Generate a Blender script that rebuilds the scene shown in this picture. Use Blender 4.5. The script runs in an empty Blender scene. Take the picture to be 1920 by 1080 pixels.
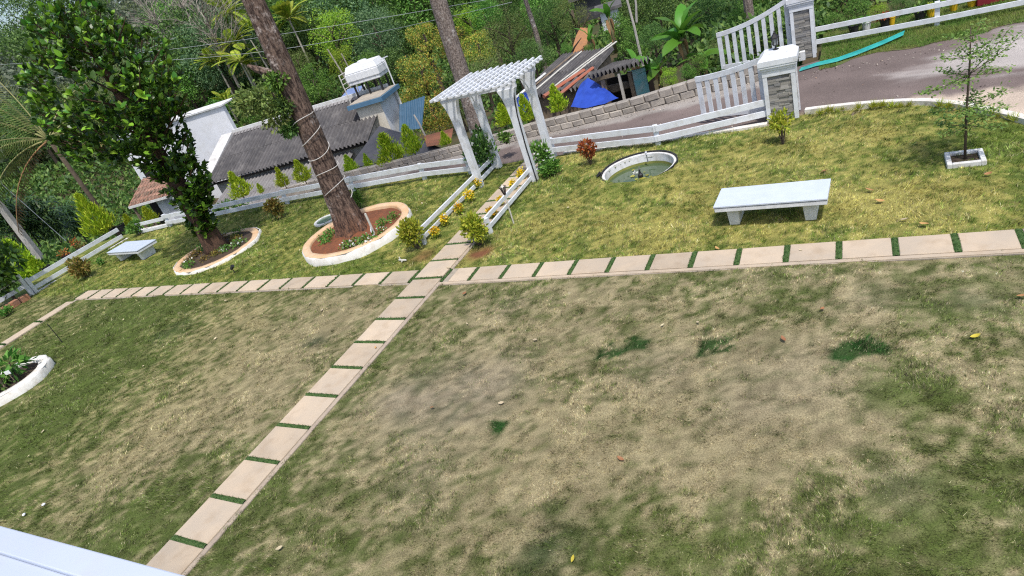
import bpy, math, random
import numpy as np
from mathutils import Vector, Matrix, Euler
random.seed(7)
rng = np.random.default_rng(11)
sc = bpy.context.scene
COL = sc.collection
R = math.radians

# ------------------------------------------------------------------ camera
CAMH = 5.2
PITCH, ROLL, YAW = R(27.967), R(-20.049), R(-34.365)
FPX = 1176.1                                   # focal length in pixels of a 1920 wide picture
cy_, sy_ = math.cos(YAW), math.sin(YAW)
FW = np.array([sy_*math.cos(PITCH), cy_*math.cos(PITCH), -math.sin(PITCH)])
r0_ = np.array([cy_, -sy_, 0.0]); u0_ = np.cross(r0_, FW)
RT = math.cos(ROLL)*r0_ + math.sin(ROLL)*u0_
UP = -math.sin(ROLL)*r0_ + math.cos(ROLL)*u0_
cam_d = bpy.data.cameras.new('camera'); cam = bpy.data.objects.new('camera', cam_d); COL.objects.link(cam)
cam_d.sensor_width = 36.0; cam_d.lens = 36.0*FPX/1920.0; cam_d.clip_start = 0.05; cam_d.clip_end = 1500
cam.matrix_world = Matrix(((RT[0], UP[0], -FW[0], 0), (RT[1], UP[1], -FW[1], 0), (RT[2], UP[2], -FW[2], CAMH), (0, 0, 0, 1)))
sc.camera = cam

# ------------------------------------------------------------------ light
SUN_EL, SUN_AZ = R(64), R(141)                 # azimuth measured clockwise from +Y
world = bpy.data.worlds.new('World'); sc.world = world; world.use_nodes = True
nt = world.node_tree; nt.nodes.clear()
sky = nt.nodes.new('ShaderNodeTexSky'); sky.sky_type = 'NISHITA'; sky.sun_disc = False
sky.sun_elevation = SUN_EL; sky.sun_rotation = SUN_AZ; sky.dust_density = 2.5; sky.air_density = 1.0; sky.ozone_density = 1.2
bg = nt.nodes.new('ShaderNodeBackground'); bg.inputs['Strength'].default_value = 0.15
wo = nt.nodes.new('ShaderNodeOutputWorld')
nt.links.new(sky.outputs[0], bg.inputs[0]); nt.links.new(bg.outputs[0], wo.inputs[0])
sun_d = bpy.data.lights.new('sun', 'SUN'); sun_d.energy = 3.0; sun_d.angle = R(2.5); sun_d.color = (1.0, 0.96, 0.90)
sun = bpy.data.objects.new('sun', sun_d); COL.objects.link(sun)
sdir = Vector((math.sin(SUN_AZ)*math.cos(SUN_EL), math.cos(SUN_AZ)*math.cos(SUN_EL), math.sin(SUN_EL)))
sun.rotation_euler = sdir.to_track_quat('Z', 'Y').to_euler()
sun.location = (0, -20, 40)
vs = sc.view_settings
vs.view_transform = 'Standard'; vs.look = 'None'; vs.exposure = 0.27; vs.gamma = 1.0; vs.use_curve_mapping = False
sc.render.engine = 'CYCLES'
sc.cycles.use_denoising = False; sc.cycles.use_adaptive_sampling = False; sc.cycles.filter_width = 1.2; sc.cycles.sample_clamp_indirect = 4
sc.cycles.max_bounces = 6; sc.cycles.transparent_max_bounces = 6; sc.cycles.diffuse_bounces = 4
sc.cycles.glossy_bounces = 2; sc.cycles.transmission_bounces = 3

# ------------------------------------------------------------------ survey helpers (photo pixel -> place)
def ray(x, y): return FW*FPX + RT*(x-960) + UP*(540-y)
def G(x, y, z=0.0):
    d = ray(x, y); t = (z-CAMH)/d[2]; return Vector((d[0]*t, d[1]*t, z))
def PY(x, y, Y):
    d = ray(x, y); t = Y/d[1]; return Vector((d[0]*t, Y, CAMH+d[2]*t))
def depth(p): return float(np.dot(np.array(p)-np.array([0, 0, CAMH]), FW))
def zat(base, px, py):
    """height of the picture point standing right above a ground point"""
    d = ray(px, py); t = (base[0]*d[0]+base[1]*d[1])/(d[0]**2+d[1]**2); return CAMH+d[2]*t

# ------------------------------------------------------------------ materials
def new_mat(name):
    m = bpy.data.materials.new(name); m.use_nodes = True
    n = m.node_tree; n.nodes.clear()
    out = n.nodes.new('ShaderNodeOutputMaterial'); b = n.nodes.new('ShaderNodeBsdfPrincipled')
    n.links.new(b.outputs[0], out.inputs[0])
    return m, n, b, out
def noise_fac(n, scale, detail=5, rough=.6, coord=None, lo=.35, hi=.65):
    g = n.nodes.new('ShaderNodeNewGeometry') if coord is None else None
    t = n.nodes.new('ShaderNodeTexNoise'); t.inputs['Scale'].default_value = scale
    t.inputs['Detail'].default_value = detail; t.inputs['Roughness'].default_value = rough
    n.links.new(g.outputs['Position'] if g else coord, t.inputs['Vector'])
    mr = n.nodes.new('ShaderNodeMapRange'); mr.inputs[1].default_value = lo; mr.inputs[2].default_value = hi
    n.links.new(t.outputs[0], mr.inputs[0]); return mr.outputs[0], t.outputs[0]
def mixc(n, fac, a, b):
    m = n.nodes.new('ShaderNodeMix'); m.data_type = 'RGBA'
    for s, v in ((m.inputs[0], fac), (m.inputs[6], a), (m.inputs[7], b)):
        if hasattr(v, 'links') or isinstance(v, bpy.types.NodeSocket): n.links.new(v, s)
        else: s.default_value = (*v, 1) if isinstance(v, (tuple, list)) else v
    return m.outputs[2]
def mat(name, c1, c2=None, scale=4, rough=.8, bump=0, bscale=60, spec=.3, metal=0, c3=None, s3=30, f3=.5, objvar=0, lo=.35, hi=.65):
    m, n, b, out = new_mat(name)
    c2 = c2 or tuple(x*.82 for x in c1)
    f, _ = noise_fac(n, scale, lo=lo, hi=hi)
    c = mixc(n, f, c1, c2)
    if c3:
        f2, _ = noise_fac(n, s3, lo=.5, hi=.72)
        mm = n.nodes.new('ShaderNodeMath'); mm.operation = 'MULTIPLY'; mm.inputs[1].default_value = f3; n.links.new(f2, mm.inputs[0])
        c = mixc(n, mm.outputs[0], c, c3)
    if objvar:
        oi = n.nodes.new('ShaderNodeObjectInfo'); hs = n.nodes.new('ShaderNodeHueSaturation')
        mr = n.nodes.new('ShaderNodeMapRange'); mr.inputs[3].default_value = 1-objvar; mr.inputs[4].default_value = 1+objvar
        n.links.new(oi.outputs['Random'], mr.inputs[0]); n.links.new(mr.outputs[0], hs.inputs['Value']); n.links.new(c, hs.inputs['Color']); c = hs.outputs[0]
    n.links.new(c, b.inputs['Base Color'])
    b.inputs['Roughness'].default_value = rough; b.inputs['Specular IOR Level'].default_value = spec; b.inputs['Metallic'].default_value = metal
    if bump:
        _, h = noise_fac(n, bscale)
        bp = n.nodes.new('ShaderNodeBump'); bp.inputs['Strength'].default_value = bump; bp.inputs['Distance'].default_value = .02
        n.links.new(h, bp.inputs['Height']); n.links.new(bp.outputs[0], b.inputs['Normal'])
    return m
def leafmat(name, cols, rough=.55, trans=.3, objvar=.18, spec=.35, hue=.015):
    """every leaf (mesh island) takes its own colour from a ramp"""
    m, n, b, out = new_mat(name)
    g = n.nodes.new('ShaderNodeNewGeometry'); rp = n.nodes.new('ShaderNodeValToRGB')
    el = rp.color_ramp.elements
    while len(el) < len(cols): el.new(.5)
    for i, c in enumerate(cols): el[i].position = i/(len(cols)-1); el[i].color = (*(min(.85, q*(1.25 if max(c) < .5 else 1)) for q in c), 1)
    n.links.new(g.outputs['Random Per Island'], rp.inputs[0])
    oi = n.nodes.new('ShaderNodeObjectInfo'); hs = n.nodes.new('ShaderNodeHueSaturation')
    mr = n.nodes.new('ShaderNodeMapRange'); mr.inputs[3].default_value = 1-objvar; mr.inputs[4].default_value = 1+objvar
    n.links.new(oi.outputs['Random'], mr.inputs[0]); n.links.new(mr.outputs[0], hs.inputs['Value'])
    mh = n.nodes.new('ShaderNodeMapRange'); mh.inputs[3].default_value = .5-hue; mh.inputs[4].default_value = .5+hue
    n.links.new(oi.outputs['Random'], mh.inputs[0]); n.links.new(mh.outputs[0], hs.inputs['Hue'])
    n.links.new(rp.outputs[0], hs.inputs['Color'])
    n.links.new(hs.outputs[0], b.inputs['Base Color']); b.inputs['Roughness'].default_value = rough; b.inputs['Specular IOR Level'].default_value = spec
    tr = n.nodes.new('ShaderNodeBsdfTranslucent'); n.links.new(hs.outputs[0], tr.inputs['Color'])
    mx = n.nodes.new('ShaderNodeMixShader'); mx.inputs[0].default_value = trans
    n.links.new(b.outputs[0], mx.inputs[1]); n.links.new(tr.outputs[0], mx.inputs[2]); n.links.new(mx.outputs[0], out.inputs[0])
    return m
def attrmat(name, attr='Col', rough=.9, mul=1.0, trans=0, nscale=0, namp=.25):
    m, n, b, out = new_mat(name)
    a = n.nodes.new('ShaderNodeAttribute'); a.attribute_name = attr
    c = a.outputs['Color']
    if nscale:
        f, _ = noise_fac(n, nscale, 4)
        c = mixc(n, f, c, c)
        mu = n.nodes.new('ShaderNodeHueSaturation'); mr = n.nodes.new('ShaderNodeMapRange')
        mr.inputs[3].default_value = (1-namp)*mul; mr.inputs[4].default_value = (1+namp)*mul
        n.links.new(f, mr.inputs[0]); n.links.new(mr.outputs[0], mu.inputs['Value']); n.links.new(a.outputs['Color'], mu.inputs['Color']); c = mu.outputs[0]
    n.links.new(c, b.inputs['Base Color']); b.inputs['Roughness'].default_value = rough; b.inputs['Specular IOR Level'].default_value = .15
    if trans:
        tr = n.nodes.new('ShaderNodeBsdfTranslucent'); n.links.new(c, tr.inputs['Color'])
        mx = n.nodes.new('ShaderNodeMixShader'); mx.inputs[0].default_value = trans
        n.links.new(b.outputs[0], mx.inputs[1]); n.links.new(tr.outputs[0], mx.inputs[2]); n.links.new(mx.outputs[0], out.inputs[0])
    return m

M = {}
M['white'] = mat('white_paint', (.72, .745, .785), (.64, .66, .695), 3, .55, .08, 90, c3=(.46, .43, .37), s3=6, f3=.45)
M['white_clean'] = mat('white_clean', (.82, .83, .86), (.78, .79, .82), 5, .5)
M['white_old'] = mat('white_weathered', (.74, .75, .76), (.60, .59, .56), 2.5, .75, .15, 70, c3=(.34, .31, .26), s3=9, f3=.6)
M['marble'] = mat('white_marble', (.58, .635, .72), (.53, .585, .67), 6, .3, spec=.45)
M['bench_concrete'] = mat('painted_concrete', (.76, .77, .79), (.64, .65, .66), 7, .7, .15, 80, c3=(.40, .39, .36), s3=25, f3=.5)
M['dark_line'] = mat('dark_edge', (.16, .17, .20), None, 8)
M['slab'] = mat('sandstone', (.51, .41, .30), (.43, .36, .28), 1.6, .8, .12, 120, c3=(.36, .27, .18), s3=3.5, f3=.55, objvar=.13)
M['slab_dirt'] = mat('path_concrete', (.40, .35, .28), (.28, .24, .19), 6, .9, .25, 60)
M['turf'] = mat('dark_turf', (.045, .10, .028), (.085, .135, .04), 30, .9, .6, 90)
M['soil_red'] = mat('red_soil', (.24, .085, .038), (.15, .06, .032), 5, .95, .7, 45, c3=(.10, .06, .04), s3=18, f3=.6)
M['soil_dark'] = mat('dark_soil', (.05, .035, .025), (.085, .06, .04), 7, .95, .6, 50)
M['ground'] = mat('forest_floor', (.05, .06, .022), (.09, .065, .035), .8, .95, .5, 8)
M['road'] = mat('road_tar', (.155, .122, .112), (.205, .160, .145), .7, .9, .35, 60, c3=(.27, .23, .21), s3=5, f3=.4)
M['concrete_dust'] = mat('dusty_concrete', (.50, .42, .34), (.40, .35, .31), .9, .9, .3, 40, c3=(.27, .23, .21), s3=2.5, f3=.55)
M['block'] = mat('grey_block', (.40, .36, .31), (.31, .28, .25), 6, .9, .5, 40, objvar=.16, c3=(.22, .2, .17), s3=20, f3=.5)
M['kerb'] = mat('white_kerb', (.72, .70, .66), (.60, .56, .50), 3, .85, .3, 40, c3=(.36, .31, .24), s3=8, f3=.6)
M['ring_cream'] = mat('faded_ring', (.62, .40, .22), (.66, .48, .32), 2.2, .8, .2, 60, c3=(.60, .34, .17), s3=5, f3=.5)
M['ring_white'] = mat('whitewashed_ring', (.78, .77, .74), (.66, .63, .58), 4, .8, .25, 50, c3=(.45, .38, .28), s3=10, f3=.5)
M['stone_clad'] = mat('stone_cladding', (.24, .225, .205), (.15, .145, .14), 4, .8, .5, 60, objvar=.35)
M['black'] = mat('black_metal', (.02, .02, .022), (.03, .03, .032), 8, .5)
M['grey_metal'] = mat('grey_metal', (.30, .31, .32), (.22, .23, .24), 9, .5, metal=.3)
M['roofsheet'] = mat('asbestos_sheet', (.115, .108, .108), (.075, .072, .075), 1.0, .9, .3, 25, c3=(.22, .21, .2), s3=2.2, f3=.5, objvar=.14)
M['roofsheet_light'] = mat('asbestos_sheet_light', (.25, .24, .235), (.18, .17, .17), 1.2, .9, .3, 25, objvar=.1)
M['roofdark'] = mat('dark_sheet', (.050, .050, .058), (.075, .072, .08), 1.5, .7)
M['housewall'] = mat('house_wall', (.78, .79, .83), (.70, .71, .74), .6, .8, c3=(.5, .47, .42), s3=1.8, f3=.3)
M['cream'] = mat('cream_wall', (.74, .69, .60), (.66, .61, .52), 1.2, .8, c3=(.42, .36, .28), s3=3, f3=.4)
M['greywall'] = mat('grey_wall', (.40, .38, .36), (.30, .29, .28), 1.4, .9, .2)
M['blue_trim'] = mat('blue_trim', (.08, .17, .27), (.10, .20, .31), 3, .6)
M['blue_sheet'] = mat('blue_sheet', (.025, .075, .13), (.04, .10, .17), 3, .5)
M['tank'] = mat('tank_plastic', (.78, .79, .80), (.70, .71, .73), 3, .45, c3=(.5, .5, .5), s3=6, f3=.25)
M['panel_glass'] = mat('solar_glass', (.16, .22, .40), (.22, .28, .46), 2, .15, spec=.6)
M['tarp'] = mat('blue_tarp', (.02, .055, .34), (.03, .08, .46), 3, .5, .4, 6)
M['teal'] = mat('teal_net', (.012, .23, .22), (.03, .34, .32), 5, .6, .4, 30)
M['tealpaint'] = mat('teal_paint', (.12, .36, .40), (.30, .42, .42), 5, .8)
M['red_pipe'] = mat('red_pipe', (.42, .12, .065), (.36, .15, .10), 4, .6)
M['wood_old'] = mat('old_wood', (.26, .20, .14), (.17, .13, .10), 5, .9, .4)
M['tile_red'] = mat('clay_tile', (.36, .20, .14), (.26, .16, .12), 3, .9, .2, objvar=.15)
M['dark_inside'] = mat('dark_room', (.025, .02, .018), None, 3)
M['terracotta'] = mat('terracotta', (.38, .15, .07), (.28, .13, .07), 5, .85, .3)
M['laterite'] = mat('laterite', (.34, .16, .09), (.24, .13, .09), 5, .95, .6, 30, objvar=.2)
M['bark_red'] = None
M['wire'] = mat('pale_wire', (.55, .53, .50), None, 8, .7)
M['cable'] = mat('aluminium_cable', (.42, .45, .46), None, 2, .6)
M['pvc'] = mat('pvc_pipe', (.62, .60, .54), (.5, .48, .42), 6, .6)
M['pole'] = mat('concrete_pole', (.50, .47, .43), (.42, .39, .35), 3, .9, .3)
M['palebark'] = mat('pale_bark', (.40, .37, .31), (.24, .21, .17), 6, .9, .5, 20, c3=(.08, .07, .06), s3=10, f3=.6)
M['darkbark'] = mat('dark_bark', (.11, .085, .06), (.065, .05, .038), 5, .95, .6, 25)
M['twig'] = mat('grey_twig', (.34, .30, .26), (.25, .21, .18), 4, .9)
M['deadfrond'] = mat('dead_frond', (.36, .21, .10), (.27, .16, .08), 4, .9)
M['yellow'] = mat('yellow_plastic', (.75, .48, .02), None, 4, .6)
M['maroon'] = mat('maroon_plastic', (.22, .02, .03), None, 4, .6)

def bark(name, a, b, c, zs=1.0, pale=.5, foot=None):
    m, n, p, out = new_mat(name)
    tc = n.nodes.new('ShaderNodeNewGeometry'); mp = n.nodes.new('ShaderNodeMapping')
    mp.inputs['Scale'].default_value = (13, 13, 3.6*zs); n.links.new(tc.outputs['Position'], mp.inputs[0])
    f, h = noise_fac(n, 1.6, 8, .72, mp.outputs[0], .42, .58)
    f2, _ = noise_fac(n, 1.1, 5, .65, lo=.52, hi=.62)
    col = mixc(n, f, a, b)
    mm = n.nodes.new('ShaderNodeMath'); mm.operation = 'MULTIPLY'; mm.inputs[1].default_value = pale; n.links.new(f2, mm.inputs[0])
    f3, _ = noise_fac(n, 7, 6, .75, lo=.5, hi=.6)
    m4 = n.nodes.new('ShaderNodeMath'); m4.operation = 'MULTIPLY'; n.links.new(mm.outputs[0], m4.inputs[0]); n.links.new(f3, m4.inputs[1])
    col = mixc(n, m4.outputs[0], col, c)
    if foot:                                    # red earth splashed up the foot of the trunk
        sx = n.nodes.new('ShaderNodeSeparateXYZ'); n.links.new(tc.outputs['Position'], sx.inputs[0]); mr = n.nodes.new('ShaderNodeMapRange'); mr.inputs[1].default_value = .15; mr.inputs[2].default_value = .9; mr.inputs[3].default_value = .75; mr.inputs[4].default_value = 0
        n.links.new(sx.outputs['Z'], mr.inputs[0]); m5 = n.nodes.new('ShaderNodeMath'); m5.operation = 'MULTIPLY'; n.links.new(mr.outputs[0], m5.inputs[0]); n.links.new(f, m5.inputs[1]); m5.use_clamp = True
        m6 = n.nodes.new('ShaderNodeMath'); m6.operation = 'SUBTRACT'; n.links.new(mr.outputs[0], m6.inputs[0]); n.links.new(m5.outputs[0], m6.inputs[1]); col = mixc(n, m6.outputs[0], col, foot)
    n.links.new(col, p.inputs['Base Color']); p.inputs['Roughness'].default_value = .95; p.inputs['Specular IOR Level'].default_value = .15
    bp = n.nodes.new('ShaderNodeBump'); bp.inputs['Strength'].default_value = 1.0; bp.inputs['Distance'].default_value = .05
    n.links.new(h, bp.inputs['Height']); n.links.new(bp.outputs[0], p.inputs['Normal'])
    return m
M['bark_red'] = bark('silver_oak_bark', (.215, .150, .118), (.050, .034, .029), (.52, .44, .40), 1, .9, (.24, .10, .045))
M['bark_grey'] = bark('mottled_bark', (.33, .275, .24), (.13, .10, .085), (.62, .58, .54), 2.5, 1)
M['bark_jack'] = bark('jackfruit_bark', (.13, .075, .05), (.06, .04, .03), (.3, .26, .2), 1, .3)

L = {}
L['dark'] = leafmat('leaf_dark', [(.03, .07, .022), (.06, .12, .03), (.105, .19, .042), (.17, .28, .065)])
L['mid'] = leafmat('leaf_mid', [(.04, .10, .018), (.075, .18, .028), (.12, .26, .04), (.19, .34, .06)])
L['lime'] = leafmat('leaf_lime', [(.10, .19, .015), (.19, .33, .025), (.29, .44, .035), (.38, .50, .05)])
L['mango'] = leafmat('leaf_mango', [(.06, .12, .02), (.13, .22, .03), (.26, .33, .04), (.45, .38, .06), (.50, .26, .07)])
L['olive'] = leafmat('leaf_olive', [(.06, .095, .024), (.11, .155, .038), (.17, .215, .055), (.24, .28, .09)])
L['blue'] = leafmat('leaf_bluegreen', [(.035, .085, .04), (.075, .15, .065), (.125, .22, .095), (.21, .31, .14)])
L['jack'] = leafmat('leaf_jack', [(.022, .07, .013), (.042, .125, .018), (.078, .19, .022), (.14, .28, .03)], rough=.36, spec=.5, trans=.38, objvar=.5, hue=.02)
L['jackbright'] = leafmat('leaf_jack_highlight', [(.13, .29, .02), (.25, .42, .035)], rough=.4, spec=.5, trans=.3, objvar=.3)  # lime leaf colour that paints the highlights on the outer crown
L['cypress'] = leafmat('golden_cypress', [(.16, .27, .014), (.29, .42, .02), (.42, .53, .03), (.52, .58, .05)], trans=.2)
L['yellowgreen'] = leafmat('leaf_yellowgreen', [(.12, .18, .015), (.25, .32, .03), (.42, .45, .05), (.5, .46, .06)])
L['orange'] = leafmat('leaf_orange', [(.16, .05, .02), (.36, .10, .03), (.45, .16, .04), (.2, .16, .03)])
L['bronze'] = leafmat('leaf_bronze', [(.08, .09, .02), (.20, .13, .03), (.14, .17, .03), (.32, .18, .05)])
L['palm'] = leafmat('leaf_palm', [(.06, .09, .025), (.10, .135, .035), (.16, .18, .06)], objvar=.2)
L['areca'] = leafmat('leaf_areca', [(.17, .27, .03), (.29, .38, .04), (.44, .45, .07)], objvar=.25)
L['banana'] = leafmat('leaf_banana', [(.07, .19, .02), (.10, .24, .03)], rough=.4, trans=.4, objvar=.25)
L['flower_yellow'] = leafmat('petal_yellow', [(.72, .42, .01), (.78, .55, .02), (.55, .45, .03)], trans=.2)
L['flower_white'] = leafmat('petal_white', [(.75, .76, .72), (.82, .82, .8)], trans=.2)
L['fine'] = leafmat('leaf_fine', [(.07, .15, .03), (.13, .23, .045), (.20, .30, .08)])
L['strap'] = leafmat('leaf_strap', [(.025, .06, .018), (.05, .11, .03), (.11, .19, .06)], rough=.3, spec=.6)
L['dry'] = leafmat('leaf_dry', [(.28, .13, .055), (.36, .19, .08), (.19, .09, .04)], trans=.1, objvar=.3)
L['dryyellow'] = leafmat('leaf_dryyellow', [(.52, .42, .06), (.5, .36, .05)], trans=.1, objvar=.1)
L['litter'] = leafmat('leaf_litter', [(.62, .55, .38), (.52, .42, .26)], trans=.1, objvar=.3)

# ------------------------------------------------------------------ mesh building
class MB:
    def __init__(s): s.v = []; s.f = []
    def add(s, vs_, fs):
        o = len(s.v); s.v += [tuple(v) for v in vs_]; s.f += [tuple(i+o for i in f) for f in fs]; return s
    def box(s, c, d, rz=0, taper=None, mtx=None):
        hx, hy, hz = d[0]/2, d[1]/2, d[2]/2; tx, ty = taper or (1, 1)
        pts = [(-hx, -hy, -hz), (hx, -hy, -hz), (hx, hy, -hz), (-hx, hy, -hz), (-hx*tx, -hy*ty, hz), (hx*tx, -hy*ty, hz), (hx*tx, hy*ty, hz), (-hx*tx, hy*ty, hz)]
        m = mtx or Matrix.Rotation(rz, 4, 'Z')
        return s.add([m @ Vector(p) + Vector(c) for p in pts], [(0, 3, 2, 1), (4, 5, 6, 7), (0, 1, 5, 4), (1, 2, 6, 5), (2, 3, 7, 6), (3, 0, 4, 7)])
    def beam(s, a, b, w, h, up=(0, 0, 1)):
        """a bar of section w (across) x h (up) from a to b"""
        a, b = Vector(a), Vector(b); d = (b-a); L_ = d.length; d.normalize(); upv = Vector(up)
        x = d.cross(upv); x.normalize(); z = x.cross(d); z.normalize()
        p = []
        for q in (a, b):
            for sx, sz in ((-1, -1), (1, -1), (1, 1), (-1, 1)): p.append(q+x*sx*w/2+z*sz*h/2)
        return s.add(p, [(0, 1, 2, 3), (7, 6, 5, 4), (0, 4, 5, 1), (1, 5, 6, 2), (2, 6, 7, 3), (3, 7, 4, 0)])
    def tube(s, path, rad, n=8, cap=True):
        path = [Vector(p) for p in path]; k = len(path)
        rad = rad if isinstance(rad, (list, tuple)) else [rad]*k
        vs_, fs = [], []; prev = None
        for i, p in enumerate(path):
            d = (path[min(i+1, k-1)]-path[max(i-1, 0)]).normalized()
            ref = prev if prev is not None else (Vector((1, 0, 0)) if abs(d.x) < .8 else Vector((0, 1, 0)))
            x = (ref - d*ref.dot(d)).normalized(); prev = x; y = d.cross(x)
            for j in range(n):
                a = 2*math.pi*j/n; vs_.append(p+(x*math.cos(a)+y*math.sin(a))*rad[i])
        for i in range(k-1):
            for j in range(n): fs.append((i*n+j, i*n+(j+1) % n, (i+1)*n+(j+1) % n, (i+1)*n+j))
        if cap: fs += [tuple(reversed(range(n))), tuple(range((k-1)*n, k*n))]
        return s.add(vs_, fs)
    def lathe(s, prof, c=(0, 0, 0), n=24, sx=1, sy=1, rz=0, wob=0):
        vs_, fs = [], []; c = Vector(c); k = len(prof)
        wb = [1+random.uniform(-wob, wob) for _ in range(n)]
        for r_, z in prof:
            for j in range(n):
                a = 2*math.pi*j/n; x, y = r_*sx*math.cos(a)*wb[j], r_*sy*math.sin(a)*wb[j]
                vs_.append(c+Vector((x*math.cos(rz)-y*math.sin(rz), x*math.sin(rz)+y*math.cos(rz), z)))
        for i in range(k-1):
            for j in range(n): fs.append((i*n+j, i*n+(j+1) % n, (i+1)*n+(j+1) % n, (i+1)*n+j))
        return s.add(vs_, fs)
    def disc(s, c, r_, n=24, sx=1, sy=1, rz=0):
        c = Vector(c); p = []
        for j in range(n):
            a = 2*math.pi*j/n; x, y = r_*sx*math.cos(a), r_*sy*math.sin(a)
            p.append(c+Vector((x*math.cos(rz)-y*math.sin(rz), x*math.sin(rz)+y*math.cos(rz), 0)))
        return s.add(p, [tuple(range(n))])
    def slabq(s, p4, t):
        """a sheet of thickness t under the quad p4"""
        p = [Vector(q) for q in p4]; nrm = (p[1]-p[0]).cross(p[3]-p[0]).normalized()
        if nrm.z < 0: p.reverse(); nrm = -nrm
        q = [x-nrm*t for x in p]
        return s.add(p+q, [(0, 1, 2, 3), (7, 6, 5, 4), (0, 4, 5, 1), (1, 5, 6, 2), (2, 6, 7, 3), (3, 7, 4, 0)])
    def prism(s, poly, z0, z1):
        k = len(poly)
        a = sum(poly[i][0]*poly[(i+1) % k][1]-poly[(i+1) % k][0]*poly[i][1] for i in range(k))
        if a < 0: poly = poly[::-1]
        v = [(p[0], p[1], z0) for p in poly]+[(p[0], p[1], z1) for p in poly]
        return s.add(v, [tuple(reversed(range(k))), tuple(range(k, 2*k))]+[(i, (i+1) % k, k+(i+1) % k, k+i) for i in range(k)])
    def mesh(s, name, m, smooth=False):
        me = bpy.data.meshes.new(name); me.from_pydata(s.v, [], s.f); me.materials.append(m)
        if smooth: me.polygons.foreach_set('use_smooth', [True]*len(me.polygons))
        me.update(); return me
ORG = {}
def prop(o, label=None, cat=None, group=None, kind=None):
    if label: o['label'] = label
    if cat: o['category'] = cat
    if group: o['group'] = group
    if kind: o['kind'] = kind
    return o
def thing(name, label, cat, loc=(0, 0, 0), group=None, rz=0):
    o = bpy.data.objects.new(name, None); COL.objects.link(o); o.empty_display_size = .2
    o.location = loc; o.rotation_euler = (0, 0, rz); ORG[o.name] = Vector(loc)
    return prop(o, label, cat, group)
def link(name, me, parent=None, loc=(0, 0, 0), rot=(0, 0, 0), scale=(1, 1, 1), label=None):
    o = bpy.data.objects.new(name, me); COL.objects.link(o); o.location = loc; o.rotation_euler = rot; o.scale = scale
    if parent: o.parent = parent; ORG[o.name] = ORG.get(parent.name, Vector())
    if label: o['label'] = label
    return o
def put(name, mb, m, parent=None, smooth=False, local=False, bevel=0, label=None):
    """link the builder's shape; world coordinates are made relative to the thing it belongs to"""
    off = Vector()
    if parent and not local: off = ORG.get(parent.name, Vector())
    if off.length: mb.v = [tuple(Vector(v)-off) for v in mb.v]
    if not parent and not local:            # a thing that is one mesh: put its origin at its base
        A = np.array(mb.v); off2 = Vector(((A[:, 0].min()+A[:, 0].max())/2, (A[:, 1].min()+A[:, 1].max())/2, A[:, 2].min()))
        mb.v = [tuple(Vector(v)-off2) for v in mb.v]
    o = link(name, mb.mesh(name, m, smooth), parent, label=label)
    if not parent and not local: o.location = off2; ORG[o.name] = off2
    if bevel:
        b = o.modifiers.new('bevel', 'BEVEL'); b.width = bevel; b.segments = 2; b.limit_method = 'ANGLE'
    return o
def ph(parent, loc):                        # a local point of a shared mesh piece
    return Vector(loc)-ORG.get(parent.name, Vector())
def quads_mesh(name, V, m, tri=False, col=None):
    """V (N,4,3) or (N,3,3) -> mesh, quick"""
    N, k = V.shape[0], V.shape[1]
    me = bpy.data.meshes.new(name)
    me.vertices.add(N*k); me.vertices.foreach_set('co', V.astype(np.float32).ravel())
    me.loops.add(N*k); me.loops.foreach_set('vertex_index', np.arange(N*k, dtype=np.int32))
    me.polygons.add(N); me.polygons.foreach_set('loop_start', np.arange(N, dtype=np.int32)*k)
    me.polygons.foreach_set('loop_total', np.full(N, k, dtype=np.int32))
    me.materials.append(m)
    if col is not None:
        a = me.attributes.new('Col', 'FLOAT_COLOR', 'POINT')
        c4 = np.ones((N*k, 4), np.float32); c4[:, :3] = np.repeat(col, k, 0); a.data.foreach_set('color', c4.ravel())
    me.update(calc_edges=True); me.validate(); return me
def nrm(a): return a/np.maximum(np.linalg.norm(a, axis=-1, keepdims=True), 1e-9)
def leaf_quads(P, D, N_, ln, w, fold=.0):
    """rhombic leaves: base P, direction D, normal N_, length ln, width w"""
    D = nrm(D); S = nrm(np.cross(D, N_)); N_ = np.cross(S, D)
    ln = np.broadcast_to(ln, len(P))[:, None]; w = np.broadcast_to(w, len(P))[:, None]
    mid = P+D*ln*.5
    return np.stack([P, mid+S*w*.5+N_*w*fold, P+D*ln-N_*ln*.06, mid-S*w*.5+N_*w*fold], 1)

def leaf_hex(P, D, N_, ln, w):
    D = nrm(D); S = nrm(np.cross(D, N_)); N_ = np.cross(S, D); ln = ln[:, None]; w = w[:, None]
    a, b = P+D*ln*.32, P+D*ln*.74
    return np.stack([P, a+S*w*.46+N_*w*.05, b+S*w*.44+N_*w*.03, P+D*ln-N_*ln*.05, b-S*w*.44+N_*w*.03, a-S*w*.46+N_*w*.05], 1)
# a smooth lattice noise for numpy
_lat = rng.random((64, 64))
def vnoise(x, y):
    xi = np.floor(x).astype(int); yi = np.floor(y).astype(int); fx = x-xi; fy = y-yi
    fx = fx*fx*(3-2*fx); fy = fy*fy*(3-2*fy)
    a = _lat[xi % 64, yi % 64]; b = _lat[(xi+1) % 64, yi % 64]; c = _lat[xi % 64, (yi+1) % 64]; d = _lat[(xi+1) % 64, (yi+1) % 64]
    return (a*(1-fx)+b*fx)*(1-fy)+(c*(1-fx)+d*fx)*fy
def fbm(x, y, s, o=3):
    t = 0; a = 1; n = 0
    for i in range(o): t = t+a*vnoise(x/s+17.3*i, y/s+5.1*i); n += a; a *= .5; s *= .5
    return t/n
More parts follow.
